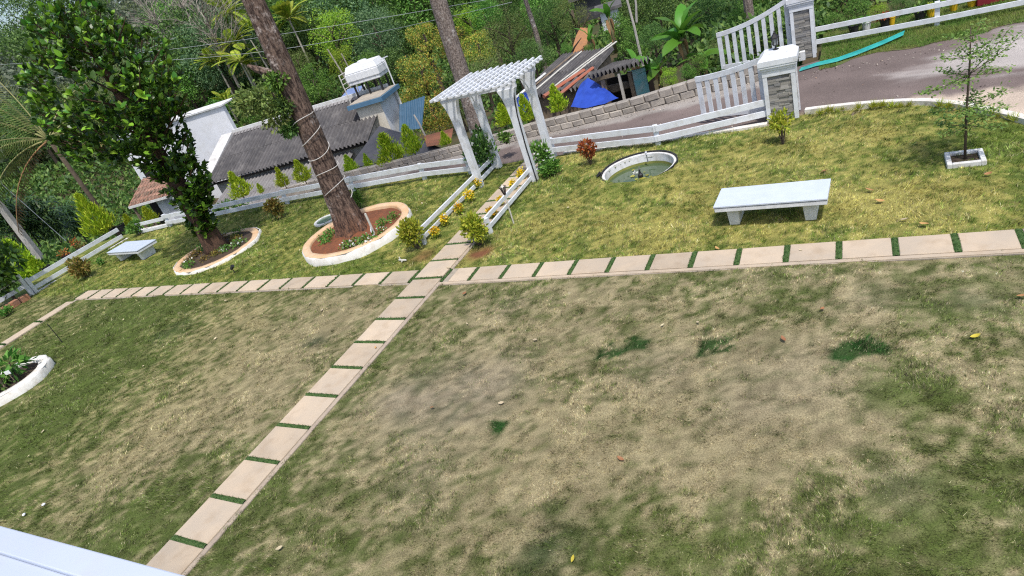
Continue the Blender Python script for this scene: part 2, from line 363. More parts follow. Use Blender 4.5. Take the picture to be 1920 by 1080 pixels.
# ================================================================== SETTING
LAWN_EDGE = [(-27, 12.5)]+[tuple(G(*p)[:2]) for p in ((262, 433), (400, 404), (540, 376), (665, 352), (797, 328), (882, 317), (1045, 290), (1240, 266), (1450, 233))]+[(-1.2, 14.62), (.16, 14.4), (1.13, 14.05), (1.72, 13.4), (2.28, 12.6), (3.2, 11), (5, 8.5), (9, 7)]
EX = np.array([p[0] for p in LAWN_EDGE]); EY = np.array([p[1] for p in LAWN_EDGE])
def ymax(x): return np.interp(x, EX, EY)
def road_z(x): return np.interp(x, [-60, -30, -19, -12, -6, -2.5, 30], [-3.2, -1.75, -1.08, -.62, -.26, -.03, -.03])
POND = (-4.37, 12.62, .80)
RING1 = (-16.8, 10.72, 1.32); RING2 = (-11.28, 10.83, 1.45); PLANT = (-17.35, 4.72, .92)
def lawn_h(x, y):
    up = 1/(1+np.exp(-(y-8.7)/.15))
    h = .035*(fbm(x, y, 1.6, 2)-.5)+(.025+.035*up)*(fbm(x+9, y+3, .42, 3)-.5)
    d = np.hypot(x-POND[0], y-POND[1]); h = h+(.085+.065*np.clip((POND[1]-y)/.8, -1, 1))*np.exp(-((d-.92)/.42)**2)
    for cx, cy in ((-8.02, None), (-7.32, None)): h = h*(1-.6*np.exp(-((x-cx)/.15)**2))
    return h-.005
def sm(a, lo, hi): t = np.clip((a-lo)/(hi-lo), 0, 1); return t*t*(3-2*t)
BL = []        # spots of the lawn: place, radius (m), kind, strength
for px, py, r_, k, s in [
    (1595, 662, .27, 'd', .85), (1640, 655, .16, 'd', .8), (1150, 660, .16, 'd', .85), (1195, 645, .15, 'd', .85), (590, 640, .2, 'b', 1.1), (935, 800, .14, 'd', 1.3), (1035, 1020, .36, 'b', .5), (1000, 1050, .25, 'b', .45),
    (1335, 645, .22, 'd', .8), (1735, 745, .45, 'g', 1.0), (1690, 735, .3, 'g', .8), (1895, 880, .55, 'g', 1.1), (1700, 1010, .8, 'g', .8), (1560, 1000, .7, 'g', .6), (1250, 960, .5, 'g', .6), (1150, 1040, .6, 'g', .6), (1300, 1050, .5, 'g', .7), (1850, 1000, .6, 'g', .5),
    (600, 1000, .9, 'g', .5), (780, 960, .8, 'g', .35), (960, 545, .5, 'g', .4), (1250, 530, .5, 'g', .5), (1450, 560, .5, 'g', .6), (1750, 580, .6, 'g', .7), (1850, 540, .5, 'g', .6), (1480, 600, .4, 'g', .5), (800, 690, .4, 'g', .4), (1550, 900, .3, 'g', .5), (1690, 870, .4, 'g', .5),
    (800, 750, .9, 'p', 1.0), (900, 745, .7, 'p', .9), (740, 745, .4, 'p', .7), (1230, 690, .5, 'p', .7), (1640, 560, .4, 'p', .6), (960, 570, .4, 'p', .5), (940, 690, .5, 'p', .5), (1500, 700, .8, 'p', .55), (1830, 560, .3, 'p', .7), (1400, 760, .5, 'p', .4), (790, 900, .5, 'p', .5), (1690, 910, .25, 'p', .8),
    (1000, 900, 1.2, 't', .6), (1300, 820, 1.2, 't', .6), (1450, 860, 1.0, 't', .5), (1100, 620, 1.2, 't', .4), (1700, 820, .9, 't', .4), (1400, 640, .9, 't', .3),
    (620, 590, 1.3, 't', .6), (450, 720, 1.3, 't', .75), (330, 790, 1.1, 't', .7), (560, 660, 1.2, 't', .5), (250, 880, .6, 't', .45), (690, 555, .7, 't', .6), (470, 590, 1.0, 't', .35),
    (150, 640, 1.8, 'g', 1.0), (270, 600, 1.5, 'g', .6), (60, 830, 1.0, 'g', 1.0), (120, 760, .9, 'g', .9), (200, 700, 1.0, 'g', .7), (320, 620, .4, 'b', .5), (40, 940, .6, 'g', .6), (330, 960, .9, 'g', .5), (500, 900, .7, 'g', .35), (230, 1000, .9, 'g', .5),
    (1250, 420, .9, 't', .5), (1080, 410, .9, 't', .45), (1430, 445, .8, 't', .6), (1700, 350, .9, 't', .6), (1650, 395, .8, 't', .6), (1800, 350, .5, 't', .4), (1330, 330, .9, 't', .35), (1580, 260, 1.0, 't', .35), (1000, 450, .7, 't', .35), (1200, 470, .6, 't', .5),
    (1150, 375, .5, 'g', .8), (1220, 390, .4, 'g', .6), (1010, 330, .7, 'g', .9), (1850, 300, .8, 'g', .9), (1760, 265, .8, 'g', .5), (1900, 250, .6, 'g', .8), (1300, 270, .8, 'g', .6), (1080, 340, .7, 'g', .6), (960, 390, .5, 'g', .7), (1450, 395, .5, 'g', .7), (1530, 425, .3, 'g', .4),
    (900, 472, .24, 'r', 1.2), (792, 480, .26, 'r', .8), (745, 335, .6, 't', .7), (800, 300, .6, 't', .5), (400, 440, 1.0, 't', .3), (1080, 300, .3, 't', .5), (850, 500, .3, 't', .7), (1040, 590, .8, 'g', .3)]:
    g = G(px, py); BL.append((g.x, g.y, r_, k, s))
C_G = np.array([.165, .225, .055]); C_D = np.array([.040, .130, .026]); C_B = np.array([.055, .10, .05])
C_T = np.array([.525, .450, .258]); C_Y = np.array([.530, .490, .120]); C_P = np.array([.44, .36, .295])
def lawn_col(x, y, fine=None, jit=None):
    n1 = fbm(x+3, y, 1.0, 3)-.5; n2 = fbm(x, y+31, .28, 3)-.5; n3 = fbm(x+50, y+7, .09, 2)-.5
    near = (y < 8.5); right = x > -7.6
    D = np.where(near, np.where(right, .66, .52), np.where(x > -8.0, .60, .34))
    D = D-np.where(near, .22*sm(3.6-y, 0, 1.6), 0)
    D = D-.26*near*(~right)*sm(-x, 10.5, 17)
    D = D-.30*np.exp(-((x+7.1)/.25)**2)*near-.16*np.exp(-((y-9.05)/.16)**2)-.12*np.exp(-((y-8.25)/.14)**2)
    D = D+.55*n1+.80*n2+1.7*n3
    if jit is not None: D = D+jit
    dk = np.zeros_like(x); bl = np.zeros_like(x); pp = np.zeros_like(x); rr_ = np.zeros_like(x)
    for bx, by, r_, k, s in BL:
        q = np.hypot(x-bx, y-by)/r_
        if k == 'd': q = q+1.5*n2+1.6*n3+(0 if jit is None else .55*jit); dk += min(s, 1)*sm(.82-q, -.15, .2); continue
        if k in 'dbp': q = q+1.1*n2+.8*n3
        e = s*np.exp(-q**2)
        if k == 'd': dk += e
        elif k == 'b': bl += e
        elif k == 'r': rr_ = rr_+e*(1+1.5*n2)
        elif k == 'p': pp += e
        elif k == 'g': D -= .6*e
        else: D += .5*e
    w = (sm(D, -.15, 1.12) if jit is None else sm(D, .22, .78))[:, None]
    fy = sm(y, 8.3, 8.9)[:, None]*.85; left = sm(-x, 8.0, 14)[:, None]*(1-fy); fy = np.maximum(fy, .25*left)
    dry = C_T*(1-fy)+C_Y*fy
    grn = C_G*(1-.15*left)*(1-fy)+np.array([.205, .305, .050])*fy+0*dry
    c = grn*(1-w)+dry*w
    pw = np.clip(pp*(.75+1.2*n2)+(0 if jit is None else 1.2*jit), 0, 1)[:, None]*.5; c = c*(1-pw)+C_P*pw
    bw = np.clip(bl*.8+(0 if jit is None else 1.3*jit), 0, 1)[:, None]*.85*(bl > .06)[:, None]; c = c*(1-bw)+C_B*bw
    rw = np.clip(rr_*1.2, 0, 1)[:, None]; c = c*(1-rw)+np.array([.34, .15, .075])*rw
    dw = np.clip(dk*1.15, 0, 1)[:, None]; c = c*(1-dw)+C_D*dw
    # hummock shading painted into the colour as wandering thatch-brown bands between the tufts
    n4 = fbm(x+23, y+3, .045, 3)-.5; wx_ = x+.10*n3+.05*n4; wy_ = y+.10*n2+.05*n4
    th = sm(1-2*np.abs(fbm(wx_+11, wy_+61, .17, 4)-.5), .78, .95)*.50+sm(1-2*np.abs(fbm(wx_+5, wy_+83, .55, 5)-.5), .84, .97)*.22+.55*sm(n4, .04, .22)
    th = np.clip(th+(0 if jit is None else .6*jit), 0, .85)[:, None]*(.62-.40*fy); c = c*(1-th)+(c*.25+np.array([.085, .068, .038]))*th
    c = c*(1+.55*n3+.35*n2)[:, None]
    if fine is not None: c = c*fine[:, None]
    return np.clip(c, 0, .9), D

M['lawn'] = attrmat('lawn_thatch', rough=.95, mul=.50, nscale=70, namp=.35)
M['blade'] = attrmat('grass_blade', rough=.7, mul=1.0, trans=.25)

# --- lawn sheet
def build_lawn():
    xs = np.arange(-26.6, 8.5, .085); ts = np.linspace(0, 1, 175)
    X = np.repeat(xs[:, None], len(ts), 1); Y0 = 1.2; YM = ymax(xs)[:, None]; Y = Y0+(YM-Y0)*ts[None, :]
    x, y = X.ravel(), Y.ravel(); z = lawn_h(x, y)
    # level bed below the slabs
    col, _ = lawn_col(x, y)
    nx, ny = X.shape; idx = np.arange(nx*ny).reshape(nx, ny)
    q = np.stack([idx[:-1, :-1], idx[1:, :-1], idx[1:, 1:], idx[:-1, 1:]], -1).reshape(-1, 4)
    cxm = x[q].mean(1); cym = y[q].mean(1); keep = np.ones(len(q), bool)
    for (cx, cy, r_), f in ((POND, .78), (RING1, 1.2), (RING2, 1.33), (PLANT, .8)): keep &= np.hypot(cxm-cx, cym-cy) > f
    q = q[keep]; n = len(q)
    me = bpy.data.meshes.new('lawn'); me.vertices.add(len(x)); me.vertices.foreach_set('co', np.stack([x, y, z], 1).astype(np.float32).ravel())
    me.loops.add(n*4); me.loops.foreach_set('vertex_index', q.astype(np.int32).ravel())
    me.polygons.add(n); me.polygons.foreach_set('loop_start', np.arange(n, dtype=np.int32)*4); me.polygons.foreach_set('loop_total', np.full(n, 4, np.int32))
    me.polygons.foreach_set('use_smooth', np.ones(n, bool))
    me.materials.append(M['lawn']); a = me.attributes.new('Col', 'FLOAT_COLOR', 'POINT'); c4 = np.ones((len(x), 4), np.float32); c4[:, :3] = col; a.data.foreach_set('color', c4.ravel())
    me.update(calc_edges=True); prop(link('lawn', me), kind='structure')
build_lawn()

# --- terrain far and wide
def terrain(x, y):
    x = np.asarray(x, float); y = np.asarray(y, float)
    t = np.full_like(x, -.45)
    rz = road_z(x)-.12
    t = np.where(y > 13.0, np.minimum(t, rz), t)
    # the drop beyond the block wall, deeper towards the left
    dropdepth = np.interp(x, [-45, -25, -12, -7, -3, 5], [-4.6, -4.4, -3.2, -1.3, -.55, -.5])
    k = sm(y-18.15, 0, 2.6); t = np.where(y > 18.15, t*(1-k)+np.minimum(dropdepth, t)*k, t)
    kl = sm(-x-25.2, 0, 14); t = t*(1-kl)+np.minimum(t, -3.6)*kl
    Rr = np.hypot(x, y)
    az = np.degrees(np.arctan2(x, y))
    gain = np.interp(az, [-180, -78, -64, -58, -45, -30, 0, 20, 180], [.02, .12, .134, .138, .17, .12, .05, .05, .02])
    t = t+gain*np.clip(Rr-46, 0, 190)+.8*(fbm(x, y, 9, 2)-.5)*sm(Rr, 26, 40)
    return t
def build_terrain():
    a = np.concatenate([np.arange(-45, 20, .9)]); xs = np.concatenate([np.linspace(-420, -46, 34), a, np.linspace(21, 260, 22)])
    ys = np.concatenate([np.linspace(-60, 10, 14), np.arange(11, 60, .6), np.linspace(61, 420, 48)])
    X, Y = np.meshgrid(xs, ys, indexing='ij'); Z = terrain(X, Y)
    hide = (X > -25.0) & (Y < 14.0); Z = np.where(hide, np.minimum(Z, -.45), Z)
    nx, ny = X.shape; idx = np.arange(nx*ny).reshape(nx, ny)
    q = np.stack([idx[:-1, :-1], idx[1:, :-1], idx[1:, 1:], idx[:-1, 1:]], -1).reshape(-1, 4)
    mb = MB(); mb.v = np.stack([X.ravel(), Y.ravel(), Z.ravel()], 1).tolist(); mb.f = q.tolist()
    prop(put('ground', mb, M['ground'], smooth=True, local=True), kind='structure')
build_terrain()

# --- road and its dusty apron, grass verge
def strip_mesh(xs, f0, f1, fz, n, dz=0.0, wob=0):
    mb = MB(); k = len(xs)
    for x in xs:
        a, b = f0(x), f1(x)
        for j in range(n+1): y = a+(b-a)*j/n; mb.v.append((x, y, fz(x)+dz+random.uniform(-wob, wob)))
    for i in range(k-1):
        for j in range(n): mb.f.append((i*(n+1)+j, (i+1)*(n+1)+j, (i+1)*(n+1)+j+1, i*(n+1)+j+1))
    return mb
xr = np.concatenate([np.arange(-25.5, -20, 1.5), np.arange(-20, 14, .5)])
WASH = [(G(*p)[0], G(*p)[1]) for p in ((1650, 138), (1740, 120), (1800, 98), (1860, 60), (1925, 44), (2300, -30), (2300, 60), (1930, 138), (1830, 140), (1760, 150), (1670, 158))]
APRON = [(G(*p)[0], G(*p)[1]) for p in ((1620, 205), (1700, 184), (1800, 176), (1920, 150), (2300, 80), (2500, 320), (1990, 272), (1905, 236), (1828, 216), (1750, 203))]
def poly_sd(x, y, P):
    """signed distance to a polygon, positive inside"""
    d = np.full(x.shape, 1e9); ins = np.zeros(x.shape, bool); k = len(P)
    for i in range(k):
        ax, ay = P[i]; bx, by = P[(i+1) % k]; ex, ey = bx-ax, by-ay; t = np.clip(((x-ax)*ex+(y-ay)*ey)/(ex*ex+ey*ey), 0, 1)
        d = np.minimum(d, np.hypot(x-ax-t*ex, y-ay-t*ey)); c = ((ay > y) != (by > y)) & (x < ex*(y-ay)/(ey if abs(ey) > 1e-9 else 1e-9)+ax); ins ^= c
    return np.where(ins, d, -d)
def build_road():
    xs = np.concatenate([np.arange(-25.5, -4, .3), np.arange(-4, 9, .07)]); nt_ = 70; t_ = np.linspace(0, 1, nt_)
    y0 = ymax(xs)-.3; y1 = np.where(xs < -2, 18.2, 18.2+.9*np.clip((xs+2)/2, 0, 1)); X = np.repeat(xs[:, None], nt_, 1); Y = y0[:, None]+(y1-y0)[:, None]*t_
    x, y = X.ravel(), Y.ravel(); z = road_z(x)+.012*(fbm(x, y, 1.2, 2)-.5)
    ang = R(-14); xs_ = x*math.cos(ang)+y*math.sin(ang); ys_ = -x*math.sin(ang)+y*math.cos(ang)
    streak = fbm(xs_/5, ys_, .5, 4)-.5; n1 = fbm(x, y, .5, 4)-.5; n0 = fbm(x+40, y, 2.0, 3)-.5
    c = np.array([.150, .118, .108])*(1+.5*n0+.35*n1)[:, None]
    track = np.exp(-((y-(ymax(x)+1.0))/.35)**2)+np.exp(-((y-(ymax(x)+2.4))/.35)**2); c = c*(1+.12*track*(1+streak))[:, None]
    w = sm(poly_sd(x, y, WASH)+1.6*streak+.5*n1, -.25, .55)[:, None]*.85; c = c*(1-w)+np.array([.42, .385, .36])*(1+.5*n1)[:, None]*w
    w = sm(poly_sd(x, y, APRON)+.9*n1+.4*streak, -.12, .3)[:, None]; c = c*(1-w)+np.array([.47, .385, .31])*(1+.4*n1+.3*n0)[:, None]*w
    w = sm(y-17.05+.5*n1+.35*n0, 0, .35)[:, None]*(x < -2)[:, None]*.9; c = c*(1-w)+np.array([.31, .285, .26])*(1+.6*n1)[:, None]*w
    w = sm(.35-(y-ymax(x))+.35*n1, 0, .25)[:, None]*.7; c = c*(1-w)+np.array([.26, .20, .16])*w
    nx = len(xs); idx = np.arange(nx*nt_).reshape(nx, nt_); q = np.stack([idx[:-1, :-1], idx[1:, :-1], idx[1:, 1:], idx[:-1, 1:]], -1).reshape(-1, 4); n = len(q)
    me = bpy.data.meshes.new('road'); me.vertices.add(len(x)); me.vertices.foreach_set('co', np.stack([x, y, z], 1).astype(np.float32).ravel()); me.loops.add(n*4); me.loops.foreach_set('vertex_index', q.astype(np.int32).ravel())
    me.polygons.add(n); me.polygons.foreach_set('loop_start', np.arange(n, dtype=np.int32)*4); me.polygons.foreach_set('loop_total', np.full(n, 4, np.int32)); me.polygons.foreach_set('use_smooth', np.ones(n, bool))
    me.materials.append(attrmat('road_tar', rough=.9, mul=1, nscale=70, namp=.42)); a = me.attributes.new('Col', 'FLOAT_COLOR', 'POINT'); c4 = np.ones((len(x), 4), np.float32); c4[:, :3] = np.clip(c, 0, 1); a.data.foreach_set('color', c4.ravel()); me.update(calc_edges=True)
    prop(link('road', me), kind='structure')
build_road()
WALLY = 17.9
VERGE = [tuple(G(*p)[:2]) for p in ((1560, 126), (1600, 106), (1680, 92), (1750, 80), (1830, 62), (1920, 38), (2100, -10))]
vx = np.array([p[0] for p in VERGE]); vy = np.array([p[1] for p in VERGE])
def verge0(x): return float(np.interp(x, vx, vy))
prop(put('grass_verge', strip_mesh(np.arange(-1.0, 9, .25), lambda x: verge0(x)+.1*math.sin(x*5), lambda x: 21.2, lambda x: .0, 6, -.018, .006), mat('verge_soil', (.08, .12, .03), (.14, .12, .05), 3, .95, .4), local=True), kind='structure')
# bare patch of red earth on the far bank
def patch(px, py, Y, w, h, name):
    c = PY(px, py, Y); mb = MB(); n = 10
    pts = [(c.x+w*math.cos(a)*random.uniform(.8, 1.1), c.y+.9*math.sin(a)*.8+.35*h*math.sin(a), c.z+h*math.sin(a)*random.uniform(.8, 1.1)) for a in np.linspace(0, 2*math.pi, 14)[:-1]]
    mb.add(pts, [tuple(range(len(pts)))]); return mb
prop(put('red_earth_bank', patch(1088, 84, 27, .42, .55, ''), mat('raw_earth', (.42, .20, .09), (.33, .17, .09), 3, .95, .5), local=True), kind='structure')
prop(put('red_earth_clearing', MB().add([tuple(PY(*p, y)) for p, y in (((795, 255), 22), ((850, 240), 22.6), ((845, 268), 20), ((800, 275), 20))], [(0, 1, 2, 3)]), mat('clearing_earth', (.26, .10, .055), (.20, .09, .05), 3, .95, .5), local=True), kind='structure')

# --- kerb below the lawn's far edge
def kerb(name, pts, w, z0, z1, m):
    mb = MB(); k = len(pts); ring = []
    for i in range(k):
        p = Vector(pts[i]); d = (Vector(pts[min(i+1, k-1)])-Vector(pts[max(i-1, 0)])).normalized(); nn = Vector((-d.y, d.x))
        for off, z in ((-w/2, z0), (-w/2, z1), (w/2, z1), (w/2, z0)):
            q = p+nn*off; zz = z if not callable(z) else z(q.x); ring.append((q.x, q.y, zz))
    mb.v = ring
    for i in range(k-1):
        for j in range(3): mb.f.append((i*4+j, i*4+j+1, (i+1)*4+j+1, (i+1)*4+j))
    mb.f += [(0, 3, 2, 1), ((k-1)*4, (k-1)*4+1, (k-1)*4+2, (k-1)*4+3)]
    return put(name, mb, m, local=True)
def dens(pts, n=8):
    out = []
    for i in range(len(pts)-1):
        for j in range(n): t = j/n; out.append((pts[i][0]*(1-t)+pts[i+1][0]*t, pts[i][1]*(1-t)+pts[i+1][1]*t))
    return out+[pts[-1]]
KL = [(x, float(ymax(x))+.06) for x in (-24.6, -20.5, -16.8, -12.5, -9.0)]
KR = [(x, float(ymax(x))+.06) for x in (-6.9, -5.6, -4.3, -3, -1.9)]
def smoothpts(pts):
    t = np.linspace(0, 1, len(pts)); tt = np.linspace(0, 1, 50)
    P = np.array(pts); c = np.stack([np.interp(tt, t, P[:, i]) for i in range(2)], 1)
    for _ in range(12): c[1:-1] = (c[:-2]+2*c[1:-1]+c[2:])/4
    return [tuple(q) for q in c]
KC = smoothpts([(-1.15, 14.70), (-.4, 14.62), (.2, 14.46), (.75, 14.28), (1.18, 14.04), (1.6, 13.6), (1.95, 13.1), (2.33, 12.55), (3.2, 11), (5, 8.6), (9, 7.1)])
prop(kerb('retaining_kerb', dens(KL), .16, -2.2, .03, M['kerb']), kind='structure')
prop(kerb('retaining_kerb', dens(KR), .16, -1.4, .03, M['kerb']), kind='structure')
prop(kerb('driveway_kerb', KC, .15, -.2, .09, M['kerb']), kind='structure')
prop(kerb('retaining_kerb', dens([(-24.62, 3), (-24.6, 8), (-24.6, 12.7)]), .14, -2, .0, M['kerb']), kind='structure')

# --- paths: concrete beds with sandstone slabs and turf strips between them
PX0, PX1 = -8.015, -7.318
def cross_y(x): return (8.385+.0146*(x+6.3), 8.865+.0156*(x+6.3)) if x > -7.5 else (8.405, 8.86)
SLAB = {}
def slab(parent, c, sx, sy, rz=0, z=.028):
    key = (round(sx, 2), round(sy, 2))
    if key not in SLAB:
        mb = MB(); h = .045; b = .008
        mb.box((0, 0, -h/2-b/2), (sx, sy, h-b)); mb.box((0, 0, -b/2), (sx, sy, b), taper=(1-2*b/sx, 1-2*b/sy)); SLAB[key] = mb.mesh('slab', M['slab'])
    return link('slab', SLAB[key], parent, (c[0], c[1], z+random.uniform(-.004, .004)), (random.uniform(-.006, .006), random.uniform(-.006, .006), rz+random.uniform(-.008, .008)))
TURF = {}
TURFQ = []
def turf(parent, c, sx, sy, rz=0):
    key = (round(sx, 2), round(sy, 2))
    if key not in TURF:
        mb = MB(); n = 10; lx = sx > sy; mb.v = []
        for i in range(n+1):
            for j in range(3):
                a, b = (i/n-.5), (j/2-.5); hump = .012*(1 if j == 1 else 0)+random.uniform(-.004, .006)
                mb.v.append((a*sx, b*sy*(1+random.uniform(-.1, .1)), hump) if lx else (b*sx*(1+random.uniform(-.1, .1)), a*sy, hump))
        mb.f = [(i*3+j, (i+1)*3+j, (i+1)*3+j+1, i*3+j+1) for i in range(n) for j in range(2)]
        TURF[key] = mb.mesh('turf_strip', M['turf'])
    TURFQ.append((c[0], c[1], sx, sy, rz))
    return link('turf_strip', TURF[key], parent, (c[0], c[1], .016), (0, 0, rz))
main_path = prop(put('garden_path', MB().box(((PX0+PX1)/2+.03, 7.55, -.02), (.80, 13.6, .05)), M['slab_dirt'], local=True), kind='structure')
S0, SP, GAP = 2.389, .6836, .075
for k in range(-2, 18):
    y0 = S0+k*SP; y1 = y0+SP
    if y1 > 14.3: break
    slab(main_path, ((PX0+PX1)/2, (y0+y1)/2), PX1-PX0-.01, SP-GAP)
    turf(main_path, ((PX0+PX1)/2, y0), PX1-PX0-.01, GAP)
cross = prop(put('cross_path', MB().prism([(-21.15, 8.36), (PX0-.04, 8.36), (PX0-.04, 8.9), (-21.15, 8.9)], -.045, .004), M['slab_dirt'], local=True), kind='structure')
x = PX0-.09
turf(cross, (PX0-.05, 8.632), .075, .46)
while x > -20.9:
    slab(cross, (x-.337, 8.632), .675, .45); turf(cross, (x-.337-.38, 8.632), .085, .455); x -= .76
cr2 = prop(put('cross_path', MB().prism([(PX1+.07, cross_y(-7)[0]-.1), (8.4, cross_y(8.4)[0]-.1), (8.4, cross_y(8.4)[1]+.02), (PX1+.07, cross_y(-7)[1]+.02)], -.045, .005), M['slab_dirt'], local=True), kind='structure')
put('edge_strip', MB().prism([(PX1+.08, cross_y(-7)[0]-.085), (8.4, cross_y(8.4)[0]-.085), (8.4, cross_y(8.4)[0]-.012), (PX1+.08, cross_y(-7)[0]-.012)], .004, .018), M['slab'], cr2, local=True)
put('edge_strip', MB().box((PX1+.045, 7.5, -.006), (.06, 13.4, .03)), mat('strip_stone', (.44, .36, .28), (.36, .29, .23), 3, .9, .3), main_path, local=True)
turf(cr2, (PX1+.06, 8.61), .07, .46)
slab(cr2, (-6.86, 8.61), .42, .465, .015)
turf(cr2, (-6.615, 8.612), .075, .47)
x = -6.575
while x < 8:
    yy = cross_y(x+.3); slab(cr2, (x+.305, sum(yy)/2), .605, yy[1]-yy[0]-.01, .015); turf(cr2, (x+.65, sum(cross_y(x+.65))/2), .085, yy[1]-yy[0], .015); x += .690
side = prop(put('side_path', MB().prism([(-21.2, 3), (-20.78, 3), (-20.78, 8.36), (-21.2, 8.36)], -.045, .004), M['slab_dirt'], local=True), kind='structure')
y = 8.28
while y > 3.4:
    slab(side, (-20.99, y-.5), .38, .98); turf(side, (-20.99, y-1.03), .38, .07); y -= 1.06

# --- grass: real blades, thinning with distance
def in_lawn(x, y):
    ok = (y < ymax(x)-.02) & (y > 1.3) & (x > -24.55) & (x < 6.5)
    for (cx, cy, r_), e in ((POND, .03), (RING1, .02), (RING2, .02), (PLANT, .02)): ok &= np.hypot(x-cx, y-cy) > r_+e
    wob = .045*(fbm(x, y, .12, 2)-.5)*2
    ok &= ~((x > PX0-.0+wob) & (x < PX1+.045+wob) & (y < 14.4))
    ok &= ~((x < PX0) & (x > -21.1) & (y > 8.385+wob) & (y < 8.875+wob))
    c0 = np.where(x > -7.4, 8.385+.0146*(x+6.3)-.045, 99); c1 = 8.865+.0156*(x+6.3)
    ok &= ~((x > PX1) & (y > c0+wob) & (y < c1+wob))
    ok &= ~((x < -20.8+wob) & (x > -21.19+wob) & (y < 8.4))
    return ok
def blades(n, name):
    th = R(-92)+rng.random(n)*R(112); d = np.exp(rng.random(n)*math.log(30/3.2))*3.2
    d3 = np.hypot(d, CAMH); keep = rng.random(n) < (d/d3)**2
    th, d = th[keep], d[keep]; x = d*np.sin(th); y = d*np.cos(th)
    # drop what lies far outside the picture
    v = np.stack([x, y, -CAMH+0*x], 1); dz = v@FW; u_ = v@RT/dz*FPX; w_ = v@UP/dz*FPX
    ok = (np.abs(u_) < 1130) & (np.abs(w_) < 690) & in_lawn(x, y); x, y = x[ok], y[ok]; n = len(x); d3 = np.sqrt(x*x+y*y+CAMH**2)
    lum = .5+1.1*rng.random(n)**1.6
    # tufts a couple of fingers wide share a tone: bleached, green or dark
    a0 = (fbm(x, y, .55, 2)-.5)*7+rng.normal(0, .75, n); lean = .45+.75*rng.random(n); l0 = .022*(d3/8)**.3
    mx, my = x+np.cos(a0)*np.sin(lean)*l0, y+np.sin(a0)*np.sin(lean)*l0
    lev = np.round(np.log2(d3/7)*2)/2; cs = .026*2**lev; wx, wy = mx+.003*rng.normal(size=n), my+.003*rng.normal(size=n)
    hsh = lambda k: np.modf(np.abs(np.sin(np.floor(wx/cs)*12.9898+np.floor(wy/cs)*78.233+k*37.7+lev*3.1)*43758.5453))[0]
    lum = lum*(.42+1.25*hsh(1)**1.2); J = rng.normal(0, .20, n)+1.05*(hsh(2)-.5)
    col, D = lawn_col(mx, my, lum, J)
    col[:, 0] *= 1+.16*(rng.random(n)-.5); col[:, 2] *= 1+.3*(rng.random(n)-.5)
    straw = rng.random(n) < .07; col[straw] = col[straw]*.3+np.array([.62, .54, .36])*.7*lum[straw][:, None]
    up = sm(y, 8.4, 8.9)
    tuft = fbm(x+70, y+20, .16, 2); tuft2 = fbm(x, y+90, .6, 2)
    ln = (.014+.024*sm(tuft, .3, .75)+.012*sm(tuft2, .4, .7))*(.55+.9*hsh(3))*(1+.55*up)*(.85+.45*sm(-D, -.6, 0))
    for bx, by, r_, k, s in BL:
        if k in 'd': ln = ln*(1+.7*np.exp(-(np.hypot(x-bx, y-by)/r_)**2))
        if k == 'r': ln = ln*(1-.75*np.exp(-(np.hypot(x-bx, y-by)/r_)**2))
        if k == 'p': ln = ln*(1-.45*s*np.exp(-(np.hypot(x-bx, y-by)/r_)**2))
    edge = np.exp(-((x-PX1-.16)/.07)**2)*.3+np.exp(-np.clip(ymax(x)-y, 0, 9)/.12)*1.0
    ln = ln*(1+edge)
    ln = ln*(d3/8)**.3; wd = .0052*(d3/7)**.85*(.7+.6*rng.random(n))
    D_ = np.stack([np.cos(a0)*np.sin(lean), np.sin(a0)*np.sin(lean), np.cos(lean)], 1)
    az = rng.random(n)*6.283; S = np.stack([np.cos(az), np.sin(az), 0*az], 1)
    P = np.stack([x, y, lawn_h(x, y)-.004], 1)
    V = np.stack([P-S*wd[:, None]/2, P+S*wd[:, None]/2, P+D_*ln[:, None]], 1)
    return V, col
V1, c1 = blades(2000000, 'grass')
# turf between the slabs
tv, tc = [], []
for cx, cy, sx, sy, rz in TURFQ:
    if cy < 1.2 or cx < -21.3: continue
    n = 260 if cy < 9 else 160
    x = cx+(rng.random(n)-.5)*sx; y = cy+(rng.random(n)-.5)*sy; s = math.hypot(math.hypot(cx, cy), CAMH)/9
    az = rng.random(n)*6.28; le = rng.normal(0, .45, (n, 2)); P = np.stack([x, y, np.full(n, .012)], 1)
    S = np.stack([np.cos(az), np.sin(az), 0*az], 1)*.0045*s; T = np.stack([le[:, 0]*.025, le[:, 1]*.025, .018+.022*rng.random(n)], 1)
    tv.append(np.stack([P-S, P+S, P+T], 1)); tc.append(np.array([.045, .115, .03])*(.6+.9*rng.random(n))[:, None])
# verge grass and the low growth outside the left fence
def patchgrass(n, x0, x1, y0, y1, zf, test, colf, l0, w0):
    x = x0+rng.random(n)*(x1-x0); y = y0+rng.random(n)*(y1-y0); ok = test(x, y); x, y = x[ok], y[ok]; n = len(x)
    az = rng.random(n)*6.28; S = np.stack([np.cos(az), np.sin(az), 0*az], 1)*w0/2; le = rng.normal(0, .5, (n, 2))
    L_ = l0*(.4+1.2*rng.random(n)*fbm(x, y, .5, 2)*1.6); P = np.stack([x, y, zf(x, y)], 1)
    T = np.stack([le[:, 0]*L_, le[:, 1]*L_, L_], 1)
    tv.append(np.stack([P-S, P+S, P+T], 1)); tc.append(colf(x, y)*(.6+.8*rng.random(n))[:, None])
def vcol(x, y): w = sm(fbm(x, y, .7, 3), .35, .65)[:, None]; return np.array([.12, .23, .04])*w+np.array([.20, .26, .06])*(1-w)
patchgrass(60000, -1, 7, 17.6, 21.2, lambda x, y: 0*x-.02, lambda x, y: y > np.interp(x, vx, vy)+.5*(fbm(x, y, .3, 2)-.55), vcol, .06, .012)
